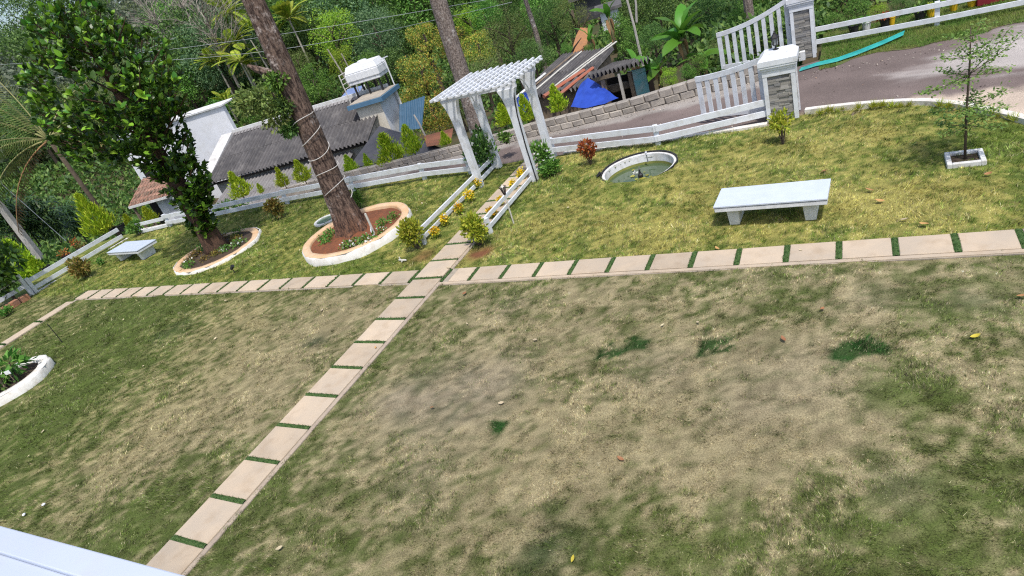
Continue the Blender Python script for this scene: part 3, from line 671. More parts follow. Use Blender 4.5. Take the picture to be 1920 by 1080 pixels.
patchgrass(40000, -36, -25, 6, 18, terrain, lambda x, y: fbm(x, y, 2, 2) > .3, lambda x, y: np.array([[.16, .24, .07]])*(.7+.6*fbm(x, y, .6, 2))[:, None], .22, .035)
V = np.concatenate([V1]+tv); C = np.concatenate([c1]+tc)
print('blades', len(V))
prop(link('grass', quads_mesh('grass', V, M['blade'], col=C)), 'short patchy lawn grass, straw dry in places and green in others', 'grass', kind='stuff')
# ================================================================== GARDEN THINGS
def fence_run(label, pts, group=None, post_h=.5, rails=((.36, .50), (.12, .25)), posts=None, pw=.11, m='white', z0=None):
    """posts and rails along a polyline of ground points"""
    z = lambda i: 0 if z0 is None else z0[i]
    t = thing('rail_fence', label, 'fence', (pts[0][0], pts[0][1], z(0)), group)
    for i in range(len(pts)-1):
        a, b = Vector((*pts[i][:2], 0)), Vector((*pts[i+1][:2], 0)); d = (b-a).normalized(); nn = Vector((d.y, -d.x, 0))*.06
        if nn.y > 0: nn = -nn
        for lo, hi in rails:
            j = random.uniform(-.008, .008)
            put('rail', MB().beam(a+nn-d*.05+Vector((0, 0, z(i)+(lo+hi)/2+j)), b+nn+d*.05+Vector((0, 0, z(i+1)+(lo+hi)/2-j)), .045, hi-lo), M[m], t)
    for i in (posts if posts is not None else range(len(pts))):
        p = pts[i]; d = Vector(pts[min(i+1, len(pts)-1)][:2])-Vector(pts[max(i-1, 0)][:2])
        put('post', MB().box((p[0], p[1], z(i)+post_h/2-.15), (pw, pw*.75, post_h+.3), math.atan2(d.y, d.x)), M[m], t)
    return t
def gp(*pp): return [tuple(G(*p)[:2]) for p in pp]
FL = gp((884, 326), (797, 336), (665, 359), (540, 382), (402, 410), (320, 424))
fence_run('low white two-rail fence along the road left of the white pergola', FL, 'white rail fences round the lawn')
FR = gp((1040, 292), (1235, 272), (1447, 224))
fence_run('low white two-rail fence between the pergola and the stone gate pillar', FR, 'white rail fences round the lawn', posts=[0, 1])
# the left side fence: a lower far stretch and a raised near stretch
A = G(75, 546); fence_run('white two-rail fence beside the far stone bench at the left edge of the lawn', [(-24.52, 9.0), (-24.6, 12.55)], 'white rail fences round the lawn', posts=[0], rails=((.36, .50), (.08, .21)), post_h=.56)
fence_run('white two-rail fence running out of the picture at the far left', [(-24.53, 8.86), (-24.45, 5.6)], 'white rail fences round the lawn', posts=[0], post_h=.78, rails=((.60, .72), (.28, .41)))
fence_run('short white fence stub closing the far left corner of the lawn', gp((316, 425), (265, 437)), 'white rail fences round the lawn', posts=[1], rails=((.30, .42), (.02, .12)), post_h=.44)
# the two little fences beside the path
mf = dict(post_h=.36, rails=((.27, .36), (.06, .15)), pw=.09)
fence_run('knee-high white fence left of the slab path below the pergola', [(-8.70, 10.08), (-8.72, 12.9), (-8.76, 14.25)], 'knee-high path fences', posts=[0], **mf)
fence_run('knee-high white fence right of the slab path behind the garden torch', [(-7.06, 10.30), (-7.08, 12.85), (-7.12, 14.2)], 'knee-high path fences', posts=[0], **mf)
# far fence beyond the drive
P0, P1, P2 = G(1536, 88, 0), G(1757, 47, 0), G(1925, 15, 0)
fence_run('white two-rail fence beyond the drive on the right, above flower pots', [P0[:2], P1[:2], (P2.x, P2.y), (6.5, 19.5)], 'white rail fences round the lawn', posts=[1, 3], post_h=.58, rails=((.44, .56), (.10, .22)))

# --- pergola
t = thing('pergola', 'white flat-topped pergola with flared posts and a slatted roof over the path', 'pergola', (-7.93, 13.55, 0))
PF = [(-8.72, 13.0), (-7.08, 12.9), (-8.74, 14.2), (-7.12, 14.16)]
for x, y in PF:
    mb = MB()
    prof = [(0, .15), (.9, .165), (1.65, .185), (1.95, .24), (2.15, .33), (2.30, .46)]
    sect = []
    for z, w in prof: sect += [(x-w/2, y-.075, z), (x+w/2, y-.075, z), (x+w/2, y+.075, z), (x-w/2, y+.075, z)]
    fs = [(3, 2, 1, 0)]
    for i in range(len(prof)-1):
        for j in range(4): fs.append((i*4+j, i*4+(j+1) % 4, i*4+4+(j+1) % 4, i*4+4+j))
    k = (len(prof)-1)*4; fs.append((k, k+1, k+2, k+3)); mb.add(sect, fs)
    put('post', mb, M['white'], t)
for (x, y), (x2, y2) in ((PF[0], PF[1]), (PF[2], PF[3])):
    put('beam', MB().beam((x-.26, y, 2.36), (x2+.26, y2, 2.36), .06, .12), M['white'], t)
for (x, y), (x2, y2) in ((PF[0], PF[2]), (PF[1], PF[3])):
    mb = MB()
    for s, (xa, ya), e in ((1, (x, y), 1), (-1, (x2, y2), -1)):
        pth = [(xa, ya+e*.07, 1.75), (xa, ya+e*.14, 2.0), (xa, ya+e*.28, 2.2), (xa, ya+e*.45, 2.30)]; put('brace', MB().tube(pth, .018, 6), M['white'], t)
for i in range(9):
    y = 12.66+i*.238; put('slat', MB().box((-7.91, y, 2.44), (2.22, .062, .04)), M['white'], t)
for i in range(11):
    x = -8.93+i*.204; put('slat', MB().box((x, 13.62, 2.482), (.052, 2.2, .04)), M['white'], t)
prop(put('cable', MB().tube([(-6.985, 12.80, .02), (-6.99, 12.80, .9), (-6.97, 12.82, 1.7), (-6.90, 12.84, 2.2)], .016, 5), M['black']), 'black cable running up the near right post of the pergola', 'cable')

# --- gate: two pillars, two leaves
def stones(mb, x0, x1, z0, z1, y, dep):
    z = z0
    while z < z1-.02:
        h = min(random.uniform(.03, .06), z1-z); x = x0
        while x < x1-.01:
            w = min(random.uniform(.10, .3), x1-x); d = random.uniform(.0, dep)
            mb.box(((x+x+w)/2, y-d/2+.04, z+h/2), (w-.004, .08+d, h-.004)); x += w
        z += h
def stones_x(mb, y0, y1, z0, z1, x, dep):
    z = z0
    while z < z1-.02:
        h = min(random.uniform(.03, .06), z1-z); y = y0
        while y < y1-.01:
            w = min(random.uniform(.10, .3), y1-y); d = random.uniform(.0, dep)
            mb.box((x+d/2-.04, (y+y+w)/2, z+h/2), (.08+d, w-.004, h-.004)); y += w
        z += h
M['stone_clad'] = leafmat('stone_cladding', [(.11, .105, .10), (.20, .19, .175), (.27, .25, .22), (.16, .16, .165), (.33, .31, .28)], rough=.85, trans=0, objvar=.02, hue=0)
def pillar(label, x0, x1, y, dep, h, z0, cap=True):
    cx, cy = (x0+x1)/2, y+dep/2; t = thing('gate_pillar', label, 'pillar', (cx, cy, z0), 'stone-clad gate pillars')
    w = x1-x0; b = .085
    put('core', MB().box((cx, cy, z0+h/2), (w-.10, dep-.10, h)), M['greywall'], t)
    for sx in (-1, 1):
        for sy in (-1, 1):
            put('corner_board', MB().box((cx+sx*(w/2-b/2), cy+sy*(dep/2-b/2), z0+h/2), (b, b, h)), M['white'], t)
    hb = .13
    put('header_board', MB().box((cx, cy, z0+h-hb/2), (w+.012, dep+.012, hb)), M['white'], t)
    s = MB(); stones(s, x0+b, x1-b, z0+.03, z0+h-hb, y+.035, .022); put('stone_cladding', s, M['stone_clad'], t)['kind'] = 'stuff'
    s = MB(); stones_x(s, y+b, y+dep-b, z0+.03, z0+h-hb, x1-.035, .022); put('stone_cladding', s, M['stone_clad'], t)['kind'] = 'stuff'
    c = MB(); z = z0+h
    c.box((cx, cy, z+.03), (w+.05, dep+.05, .06)); c.box((cx, cy, z+.0825), (w+.11, dep+.11, .045)); c.box((cx, cy, z+.16), (w+.13, dep+.13, .11)); c.box((cx, cy, z+.265), (w+.13, dep+.13, .10), taper=(.72, .72))
    put('cap', c, M['white'], t)
    return t, z+.315
np_, ztop = pillar('near gate pillar clad in grey stone strips, with a black lantern on its cap', -1.90, -1.26, 14.45, .56, 1.13, 0)
pillar('far gate pillar clad in grey stone strips beyond the road', -1.68, -1.12, 19.25, .5, 1.42, -.1)
# lantern
lx, ly = -1.62, 14.82
t = thing('lantern', 'small black lantern standing on the cap of the near gate pillar', 'lantern', (lx, ly, ztop))
put('base', MB().lathe([(0, 0), (.06, 0), (.06, .015), (.022, .03), (.018, .08), (.05, .09), (.055, .10), (0, .101)], (lx, ly, ztop), 12), M['black'], t)
lg = new_mat('lantern_glass'); lg[2].inputs['Base Color'].default_value = (.25, .27, .28, 1); lg[2].inputs['Roughness'].default_value = .1
put('glass', MB().lathe([(.05, .10), (.066, .24)], (lx, ly, ztop), 6), lg[0], t)
fr = MB()
for j in range(6):
    a = j*math.pi/3; fr.tube([(lx+.053*math.cos(a), ly+.053*math.sin(a), ztop+.10), (lx+.069*math.cos(a), ly+.069*math.sin(a), ztop+.24)], .008, 5)
put('frame', fr, M['black'], t)
put('roof', MB().lathe([(.095, .24), (.09, .26), (.045, .31), (.03, .33), (.03, .345), (.012, .36), (.016, .375), (0, .40)], (lx, ly, ztop), 6), M['black'], t)

def gate_leaf(label, a, b, z0a, z0b, ha, hb, n, zb=.10, inv=False):
    """a is the free end, b the hinge end; the top rail sweeps up towards the hinge"""
    a, b = Vector((*a, 0)), Vector((*b, 0)); t = thing('gate_leaf', label, 'gate', (a.x, a.y, z0a), 'white swung-open gate leaves')
    def top(s): return ha+(hb-ha)*(.35*s+.65*s**2.2)
    d = (b-a).normalized(); ang = math.atan2(d.y, d.x); pw = .10
    for i in range(n):
        s = i/(n-1); p = a.lerp(b, s); zz = z0a+(z0b-z0a)*s; h = top(s)-.05; w = .12 if i in (0, n-1) else pw
        put('picket', MB().box((p.x, p.y, zz+zb+(h-zb)/2), (w, .035, h-zb), ang), M['white'], t)
    mb = MB(); pr = []
    ns = 14
    off = Vector((d.y, -d.x, 0))*.03
    for i in range(ns+1):
        s = i/ns; p = a.lerp(b, s)-d*(.07 if i == 0 else 0)+d*(.05 if i == ns else 0); zz = z0a+(z0b-z0a)*s+top(s)
        for o in (-.026, .026):
            for hh in (-.11, .01): q = p+Vector((-d.y, d.x, 0))*o; pr.append((q.x, q.y, zz+hh))
    mb.v = pr
    for i in range(ns):
        o = i*4; n_ = o+4
        mb.f += [(o+1, n_+1, n_+3, o+3), (o, o+2, n_+2, n_), (o, n_, n_+1, o+1), (o+2, o+3, n_+3, n_+2)]
    mb.f += [(0, 1, 3, 2), (ns*4, ns*4+2, ns*4+3, ns*4+1)]
    put('top_rail', mb, M['white'], t)
    put('bottom_rail', MB().beam(a+Vector((0, 0, z0a+zb+.05)), b+Vector((0, 0, z0b+zb+.05)), .05, .11), M['white'], t)
    h = MB()
    for z in (.35, .95): h.box((b.x+.06, b.y, z0b+z), (.08, .05, .05))
    put('hinge', h, M['grey_metal'], t)
    return t
gate_leaf('near white gate leaf of upright pickets, swung open beside the near pillar', (-3.42, 15.34), (-1.98, 14.9), -.05, 0, 1.10, 1.32, 8)
gate_leaf('far white gate leaf of upright pickets, swung open beside the far pillar', (-3.6, 19.62), (-1.76, 19.45), -.12, -.1, 1.14, 1.64, 10)
put('gate_stop', MB().box((-1.45, 19.0, .08), (.16, .16, .22)), M['white_old']); prop(bpy.data.objects['gate_stop'], 'small whitewashed block at the foot of the far gate pillar', 'block')

# --- block wall along the road
WX = [-22, -18.6, -13.7, -11.4, -9.3, -6.4, -4, -2.4]; WT = [-.82, -.65, -.41, -.26, -.05, .08, .33, .40]
def wtop(x): return float(np.interp(x, WX, WT))
t = thing('block_wall', 'low rough wall of grey concrete blocks along the far side of the road', 'wall', (-12, WALLY, -.6))
bms = []
for q in range(5):
    mb = MB(); mb.box((0, 0, 0), (1, .2, 1)); mb2 = MB()
    w = lambda: random.uniform(-.025, .025)
    pts = [(sx*(.485+w()), -.10, sz*(.48+w())) for sx, sz in ((-1, -1), (1, -1), (1, 1), (-1, 1))]
    pts += [(p[0]*.86, -.135+w()*.6, p[2]*.84) for p in pts[:4]]; pts += [(p[0], .10, p[2]) for p in pts[:4]]
    mb2.add(pts, [(4, 5, 6, 7), (0, 1, 5, 4), (1, 2, 6, 5), (2, 3, 7, 6), (3, 0, 4, 7), (0, 8, 9, 1), (1, 9, 10, 2), (2, 10, 11, 3), (3, 11, 8, 0), (8, 11, 10, 9)])
    bms.append(mb2.mesh('block', M['block']))
for row in (0, 1):
    x = -21.8+row*.21
    while x < -2.5:
        w = random.uniform(.38, .46); b = float(road_z(x+w/2)); tp = wtop(x+w/2); hs = (tp-b)*.46; h0 = hs if row == 0 else (tp-b)-hs
        z = b+h0/2 if row == 0 else b+hs+h0/2
        sl = math.atan2(wtop(x+w)-wtop(x), w)
        link('block', random.choice(bms), t, ph(t, (x+w/2, WALLY+random.uniform(-.02, .02)+row*.03, z)), (random.uniform(-.03, .03), -sl, random.uniform(-.03, .03)), (w, 1, h0*random.uniform(.96, 1.03)))
        x += w+.006
mb = strip_mesh(np.arange(-22, -2.2, .4), lambda x: WALLY-.095, lambda x: WALLY+.10, lambda x: wtop(x)-.05, 1, 0)
put('mortar_core', strip_mesh(np.arange(-22, -2.2, .4), lambda x: WALLY-.07, lambda x: WALLY-.07+.001, lambda x: wtop(x)-.05, 1, 0).add([(x, WALLY-.06, z) for x, z in ((-22, -2.5), (-2.5, -.5), (-2.5, .3), (-22, -.9))], [(0, 1, 2, 3)]), M['slab_dirt'], t)

# --- stone benches
def bench(label, cx, cy, rz, lx_, ly_, h):
    t = thing('stone_bench', label, 'bench', (cx, cy, 0), 'white stone garden benches', rz)
    o = dict(local=True)
    put('seat', MB().box((0, 0, h-.014), (lx_, ly_, .028)), M['marble'], t, bevel=.004, **o)
    put('seat_edge', MB().box((0, 0, h-.034), (lx_-.015, ly_-.015, .012)), M['dark_line'], t, **o)
    put('seat_base', MB().box((0, 0, h-.075), (lx_-.02, ly_-.02, .07)), M['bench_concrete'], t, bevel=.006, **o)
    for s in (-1, 1): put('leg', MB().box((s*(lx_/2-.27), 0, (h-.11)/2), (.20, ly_*.72, h-.11), mtx=Matrix.Rotation(math.pi, 4, 'X') @ Matrix.Identity(4), taper=(.80, .86)), M['bench_concrete'], t, bevel=.012, **o)
bench('white marble-topped bench on the right lawn, near the lily pond', -1.385, 9.955, -.045, 1.70, .70, .43)
bench('white marble-topped bench at the far left corner of the lawn', -21.3, 10.93, -.06, 1.95, .74, .42)
# --- building we look down from: only its white parapet shows
t = thing('balcony_house', 'white painted balcony parapet ledge in the bottom left corner of the picture', 'balcony', (-1.5, .2, 0))
wm = mat('parapet_paint', (.47, .52, .62), (.43, .48, .58), 1.3, .55, c3=(.45, .45, .46), s3=9, f3=.35)
pe = G(0, 985, 4.2).y
A = G(0, 985, 4.2); B = G(350, 1079, 4.2); sl = (B.y-A.y)/(B.x-A.x)
rzp = math.atan2(B.y-A.y, B.x-A.x); dd = Vector((math.cos(rzp), math.sin(rzp), 0)); nn = Vector((-dd.y, dd.x, 0)); Cm = A.lerp(B, .5)+dd*.6
for nm, off, w, z0, z1 in (('coping', -.034, .068, 4.10, 4.2), ('coping', -.068-.11, .22, 4.10, 4.188), ('wall', -.14, .18, -.3, 4.10)):
    c = Cm+nn*off; put(nm, MB().box((c.x, c.y, (z0+z1)/2), (9, w, z1-z0), rzp), wm, t, bevel=.004 if nm == 'coping' else 0)

put('balcony_floor', MB().box((-2, -1.5, 3.2), (10, 3.2, .2)), M['housewall'], t)
# --- lily pond
px, py, pr = POND; t = thing('lily_pond', 'round sunken pond with a white rim, green water and lily pads', 'pond', (px, py, 0))
N = 48
put('rim', MB().lathe([(pr+.02, -.2), (pr+.02, .085), (pr+.01, .095), (pr-.03, .095), (pr-.04, .085), (pr-.05, -.09)], (px, py, 0), N), M['white_old'], t, smooth=False)
put('algae_band', MB().lathe([(pr-.05, -.09), (pr-.053, -.4)], (px, py, 0), N), mat('algae', (.30, .30, .08), (.20, .22, .06), 5, .7), t)
put('liner_edge', MB().lathe([(pr+.024, -.05), (pr+.026, .12), (pr+.05, .125), (pr+.056, -.05)], (px, py, 0), N, wob=.012), M['black'], t)
wmt, wn, wb, _ = new_mat('pond_water'); wb.inputs['Base Color'].default_value = (.065, .10, .05, 1); wb.inputs['Roughness'].default_value = .06; wb.inputs['Specular IOR Level'].default_value = .7
_, hh = noise_fac(wn, 6, 2); bp = wn.nodes.new('ShaderNodeBump'); bp.inputs['Strength'].default_value = .06; wn.links.new(hh, bp.inputs['Height']); wn.links.new(bp.outputs[0], wb.inputs['Normal'])
put('water', MB().disc((px, py, -.15), pr-.0505, N), wmt, t)
lp = mat('lily_pad', (.24, .27, .04), (.34, .30, .05), 9, .5, objvar=.3)
pm = MB(); k = 11; pm.add([(0, 0, 0)]+[(math.cos(a)*(1+.05*math.sin(5*a)), math.sin(a), .01) for a in np.linspace(.25, 6.03, k)], [(0, i+1, i+2) for i in range(k-1)]); pm = pm.mesh('lily_pad', lp)
for q in range(30):
    a = random.uniform(0, 6.28); rr = random.uniform(0, .30); x, y = px+.12+rr*math.cos(a)*.9, py-.14+rr*math.sin(a)*.8
    if q > 23: rr = random.uniform(.2, .6); x, y = px+rr*math.cos(a), py+rr*math.sin(a)
    s = random.uniform(.025, .06); link('lily_pad', pm, t, ph(t, (x, y, -.143+q*.0004)), (0, 0, random.uniform(0, 6)), (s, s, s))
fl = MB()
def tuft_quads(c, r_, n, ln, w, up=.7):
    d = nrm(rng.normal(0, 1, (n, 3))*[1, 1, .6]+[0, 0, up]); P = np.array(c)+d*r_*rng.random((n, 1))*.6
    return leaf_quads(P, d, nrm(rng.normal(0, 1, (n, 3))), ln, w)
q = G(1192, 330, -.17); o = link('water_lily', quads_mesh('water_lily', tuft_quads((0, 0, .02), .02, 16, .07, .03), L['flower_white']), None, (q.x, q.y, -.13)); prop(o, 'white water lily open near the back of the pond', 'flower')
q = G(1202, 334, -.17); t2 = thing('pond_fountain', 'small dark fountain pump standing in the lily pond', 'fountain', (q.x, q.y, -.14)); put('body', MB().lathe([(0, 0), (.055, 0), (.06, .06), (.03, .09), (.015, .16), (.03, .17), (0, .18)], (q.x, q.y, -.14), 10), M['black'], t2)
put('nozzle', MB().tube([(q.x, q.y, .03), (q.x+.01, q.y, .10)], .012, 6), M['grey_metal'], t2)
q = G(1187, 346, -.16); t2 = thing('float_valve', 'turquoise and white float lying at the near edge of the pond', 'float', (q.x, q.y, -.11)); put('float_ball', MB().lathe([(0, 0), (.035, .02), (.045, .05), (.03, .085), (0, .095)], (q.x, q.y, -.185), 10), mat('turquoise', (.2, .62, .58), None, 4, .4), t2); put('arm', MB().tube([(q.x+.02, q.y, -.15), (q.x+.13, q.y-.03, -.165), (q.x+.2, q.y-.02, -.17)], .018, 6), M['white'], t2)
q = G(1214, 300); t2 = thing('garden_spike_light', 'slim pale spike light behind the lily pond', 'lamp', (q.x, q.y, 0)); put('spike', MB().tube([(q.x, q.y, -.05), (q.x, q.y, .14)], .014, 6), M['grey_metal'], t2); put('head', MB().lathe([(0, .12), (.022, .13), (.026, .19), (.02, .2), (0, .205)], (q.x, q.y, 0), 8), M['white'], t2)
q = G(1125, 338); t2 = thing('garden_spike_light', 'dark spike spotlight in the grass left of the lily pond', 'lamp', (q.x, q.y, 0)); put('spike', MB().tube([(q.x, q.y, -.03), (q.x, q.y, .10)], .01, 6), M['black'], t2); put('head', MB().tube([(q.x-.04, q.y-.02, .10), (q.x+.05, q.y+.03, .17)], [.03, .045], 8), M['black'], t2)
q = G(440, 511); t2 = thing('garden_spike_light', 'dark spike spotlight in the grass below the left tree ring', 'lamp', (q.x, q.y, 0)); put('spike', MB().tube([(q.x, q.y, -.03), (q.x, q.y, .12)], .012, 6), M['black'], t2); put('head', MB().tube([(q.x-.05, q.y, .11), (q.x+.04, q.y+.03, .19)], [.035, .05], 8), M['black'], t2)

# --- tree rings and planter
def ring(name, label, c, h, m, soil, wall=.17, wob=.02, top=None, sx=1):
    x, y, r_ = c; t = thing(name, label, 'planter', (x, y, 0), 'round masonry planters')
    put('wall', MB().lathe([(r_, -.1), (r_+.005, h*.85), (r_-.03, h-.006)], (x, y, 0), 40, wob=wob), M['ring_white'], t, smooth=True)
    random.seed(int(r_*1000))
    put('coping', MB().lathe([(r_-.015, h-.01), (r_-.035, h+.006), (r_-wall, h+.002), (r_-wall-.02, h-.03), (r_-wall-.02, -.1)], (x, y, 0), 40, wob=wob*.7), M[top or m], t, smooth=True)
    mb = MB(); n = 28; rr = [0, .35, .7, r_-wall-.01]; mb.v.append((x, y, h*.6+.06))
    for i, q in enumerate(rr[1:]):
        for j in range(n): a = j*2*math.pi/n; mb.v.append((x+q*math.cos(a), y+q*math.sin(a), h*.6+.06*(1-q/r_)+random.uniform(-.02, .02)))
    mb.f += [(0, 1+j, 1+(j+1) % n) for j in range(n)]
    for i in range(2): mb.f += [(1+i*n+j, 1+(i+1)*n+j, 1+(i+1)*n+(j+1) % n, 1+i*n+(j+1) % n) for j in range(n)]
    put('soil', mb, M[soil], t, smooth=True)
ring('tree_ring', 'low faded cream ring of masonry round the leafy jackfruit tree', RING1, .09, 'ring_cream', 'soil_dark', .2, .03)
ring('tree_ring', 'tall white and cream ring of masonry with red soil round the big bare trunk', RING2, .21, 'ring_cream', 'soil_red', .2, .02)
ring('planter_ring', 'whitewashed ring planter cut by the left edge of the picture', PLANT, .2, 'ring_white', 'soil_dark', .22, .03)
# square sapling surround
c = G(1809, 300); t = thing('sapling_surround', 'small square white kerb surround at the foot of the young tree', 'planter', (c.x, c.y, 0))
for dx, dy, w, d in ((-.22, 0, .07, .5), (.22, 0, .07, .5), (0, -.215, .37, .07), (0, .215, .37, .07)): put('kerb_stone', MB().box((c.x+dx, c.y+dy, .015), (w, d, .10)), M['white_old'], t, bevel=.01)
put('soil', MB().box((c.x, c.y, -.01), (.36, .36, .05)), M['soil_dark'], t)
SAPC = c

# --- small garden things
c = G(612, 414); t = thing('drain_cover', 'round green-grey drain cover sunk in the grass behind the big tree ring', 'drain cover', (c.x, c.y, 0))
put('ring', MB().lathe([(.36, -.05), (.36, .035), (.33, .045), (.28, .04), (.275, .0)], (c.x, c.y, .01), 24), M['white_old'], t)
put('lid', MB().lathe([(.275, .02), (.24, .035), (0, .04)], (c.x, c.y, .005), 24), mat('mossy_lid', (.18, .26, .20), (.10, .15, .09), 9, .9, .5), t)
c = G(963, 418); t = thing('garden_torch', 'cane garden torch with a dark basket top leaning beside the right path fence', 'torch', (c.x, c.y, 0))
ztp = zat(c, 940, 362); put('stake', MB().tube([(c.x, c.y, -.05), (c.x+.01, c.y, ztp*.5), (c.x+.01, c.y+.02, ztp)], .017, 7), M['pvc'], t)
bk = MB()
for j in range(9):
    a = j*2*math.pi/9; bk.tube([(c.x+.01+.018*math.cos(a), c.y+.02+.018*math.sin(a), ztp-.06), (c.x+.01+.07*math.cos(a), c.y+.02+.07*math.sin(a), ztp+.13)], .011, 4)
put('basket', bk, mat('dark_wicker', (.07, .045, .04), (.04, .03, .03), 20, .9), t)
put('oil_can', MB().lathe([(0, -.02), (.025, 0), (.045, .11), (.03, .13), (.01, .15), (0, .18)], (c.x+.01, c.y+.02, ztp), 10), M['pvc'], t)
c = G(116, 641); ztp = zat(c, 93, 605); prop(put('stake', MB().tube([(c.x, c.y, -.05), (c.x, c.y, ztp)], .011, 5), M['black']), 'thin dark stake standing in the left lawn', 'stake')
c = G(703, 440, .12); ztp = zat(c, 681, 402); t = thing('standpipe', 'pale standpipe with a tap leaning on the foot of the big trunk', 'tap', (c.x, c.y, .1)); put('pipe', MB().tube([(c.x, c.y, .05), (c.x, c.y, ztp)], .028, 8), M['pvc'], t); put('tap', MB().tube([(c.x-.02, c.y-.02, .30), (c.x+.03, c.y-.09, .30), (c.x+.03, c.y-.1, .24)], .018, 6).tube([(c.x+.02, c.y-.06, .30), (c.x+.02, c.y-.06, .36)], .01, 5), M['white'], t)
c = G(758, 489); prop(put('pipe_fitting', MB().tube([(c.x-.13, c.y, .03), (c.x+.02, c.y-.03, .035), (c.x+.09, c.y-.03, .03)], .02, 7).tube([(c.x-.02, c.y-.02, .03), (c.x, c.y-.09, .03)], .016, 6).tube([(c.x-.09, c.y+.0, .03), (c.x-.09, c.y, .10)], .015, 6), M['pvc']), 'small pale pipe fitting lying on the grass beside the yellow-green bush', 'pipe')
for px_, py_, lab in ((47, 967, 'small white stone in the grass above the parapet, left of its neighbour'), (84, 948, 'small round pale stone in the grass above the parapet, right of its neighbour')):
    c = G(px_, py_); prop(put('white_stone', MB().lathe([(0, 0), (.02, .003), (.028, .014), (.018, .028), (0, .032)], (c.x, c.y, .015), 9, wob=.2), M['white_clean'], smooth=True), lab, 'stone')
c = G(15, 700, .45); t = thing('plant_tag', 'small white tag among the leaves of the planter at the left edge', 'tag', (c.x, c.y, .2)); put('card', MB().box((c.x, c.y, .47), (.12, .012, .09), .6), M['white_clean'], t); put('stick', MB().tube([(c.x, c.y, .15), (c.x, c.y, .45)], .008, 5), M['wood_old'], t)
# teal net along the verge
pts = [G(1500, 131, .02), G(1530, 121, .03), G(1570, 112, .03), G(1610, 98, .05), G(1655, 80, .06), G(1695, 62, .08)]
mb = MB(); n = len(pts)
for i, p in enumerate(pts):
    w = .05+.055*min(1, i/3); mb.v += [(p.x-.02, p.y-w, p.z-.02), (p.x, p.y-w*.4, p.z+.03), (p.x+.01, p.y+w*.3, p.z+.01), (p.x+.02, p.y+w, p.z+.035)]
mb.f = [(i*4+j, (i+1)*4+j, (i+1)*4+j+1, i*4+j+1) for i in range(n-1) for j in range(3)]
prop(put('shade_net', mb, M['teal'], smooth=True), 'crumpled strip of teal netting lying on the verge beyond the road', 'net')
# utility pole and its stay
c = G(68, 474, -.55); H_ = 8.0; t = thing('utility_pole', 'square pale concrete utility pole beyond the left fence', 'pole', (c.x, c.y, -.9))
put('shaft', MB().box((c.x, c.y, H_/2-.9), (.30, .24, H_), .4, taper=(.6, .6)), M['pole'], t)
put('crossarm', MB().box((c.x, c.y-.15, H_-1.6), (1.4, .08, .08), .4), M['grey_metal'], t)
e = G(124, 452, -.6); s0 = Vector((c.x, c.y, 5.5)); prop(put('stay_wire', MB().tube([s0, e], .014, 5), M['cable']), 'thin stay wire slanting down from the utility pole to the ground', 'wire')
for (a, b, Y, lab) in (((-60, 125), (990, -14), 26, 'upper pale power line crossing in front of the wooded hill'), ((240, 117), (960, 4), 25, 'middle pale power line crossing in front of the wooded hill'), ((-40, 167), (330, 70), 24, 'pale power line sloping down to the left behind the jackfruit tree')):
    p, q = PY(*a, Y), PY(*b, Y); d = q-p
    prop(put('power_line', MB().tube([p+d*s+Vector((0, 0, -.5*math.sin(math.pi*s))) for s in np.linspace(0, 1, 14)], .009, 5), M['cable']), lab, 'power line', 'power lines')
# ================================================================== HOUSES BEYOND THE ROAD
def on_plane(px_, py_, p0, n):
    d = Vector(ray(px_, py_)); o = Vector((0, 0, CAMH)); t = (p0-o).dot(n)/d.dot(n); return o+d*t
def corr_roof(parent, q00, q10, q11, q01, nu, nv, m, amp=.085, per=.27, gap=.0):
    """q00-q10 the eave, q01-q11 the ridge; each sheet its own piece, waves running up the slope"""
    q00, q10, q11, q01 = map(Vector, (q00, q10, q11, q01))
    n = (q10-q00).cross(q01-q00).normalized()
    if n.z < 0: n = -n
    W = (q10-q00).length
    P = lambda a, b: (q00*(1-a)+q10*a)*(1-b)+(q01*(1-a)+q11*a)*b
    for j in range(nv):
        for i in range(nu):
            mb = MB(); a0, a1 = i/nu, (i+1)/nu+.006; b0, b1 = max(0, j/nv-.015), (j+1)/nv
            k = max(8, int(W/nu/per*6)); lift = .012*j+random.uniform(0, .012); b0 -= random.uniform(0, .012)
            for s in range(k+1):
                a = a0+(a1-a0)*s/k; w = amp*math.sin(2*math.pi*a*W/per)
                mb.v += [tuple(P(a, b0)+n*(w+lift+.01)), tuple(P(a, b1)+n*(w+lift-.004))]
            mb.f = [(2*s, 2*s+2, 2*s+3, 2*s+1) for s in range(k)]
            put('roof_sheet', mb, m, parent, smooth=True)
M['gablewall'] = mat('gable_wall', (.64, .63, .62), (.54, .53, .51), 1.2, .9, c3=(.25, .23, .2), s3=3, f3=.5)
# ---- house with the long grey roof
E0, E1 = G(388, 345, -1.9), G(690, 264, -1.9); R0 = G(448, 249, -.25)
u = (E1-E0).normalized(); nr = u.cross(R0-E0).normalized()
if nr.z < 0: nr = -nr
v = Vector((-u.y, u.x, 0)); EdgeR = on_plane(720, 213, E0, nr)
W = (E1-E0).length; dv = (R0-E0)-u*(R0-E0).dot(u); R0b = E0+dv; R1 = E1+dv
sc_v = dv.length; print('house', E0, E1, R0, W, sc_v)
t = thing('long_roof_house', 'low house with a long dark corrugated roof, white parapets and a stair tower', 'house', ((E0.x+E1.x)/2, (E0.y+R0.y)/2, -4.6)); HA = t
corr_roof(t, E0, E1, R1, R0b, 13, 2, M['roofsheet'])
wc = (E0+E1)/2+v*(.55); wl = W-.5; ang = math.atan2(u.y, u.x)
put('front_wall', MB().box((wc.x, wc.y, -3.45), (wl, .2, 2.7), ang), M['greywall'], t)
bc = (R0b+R1)/2
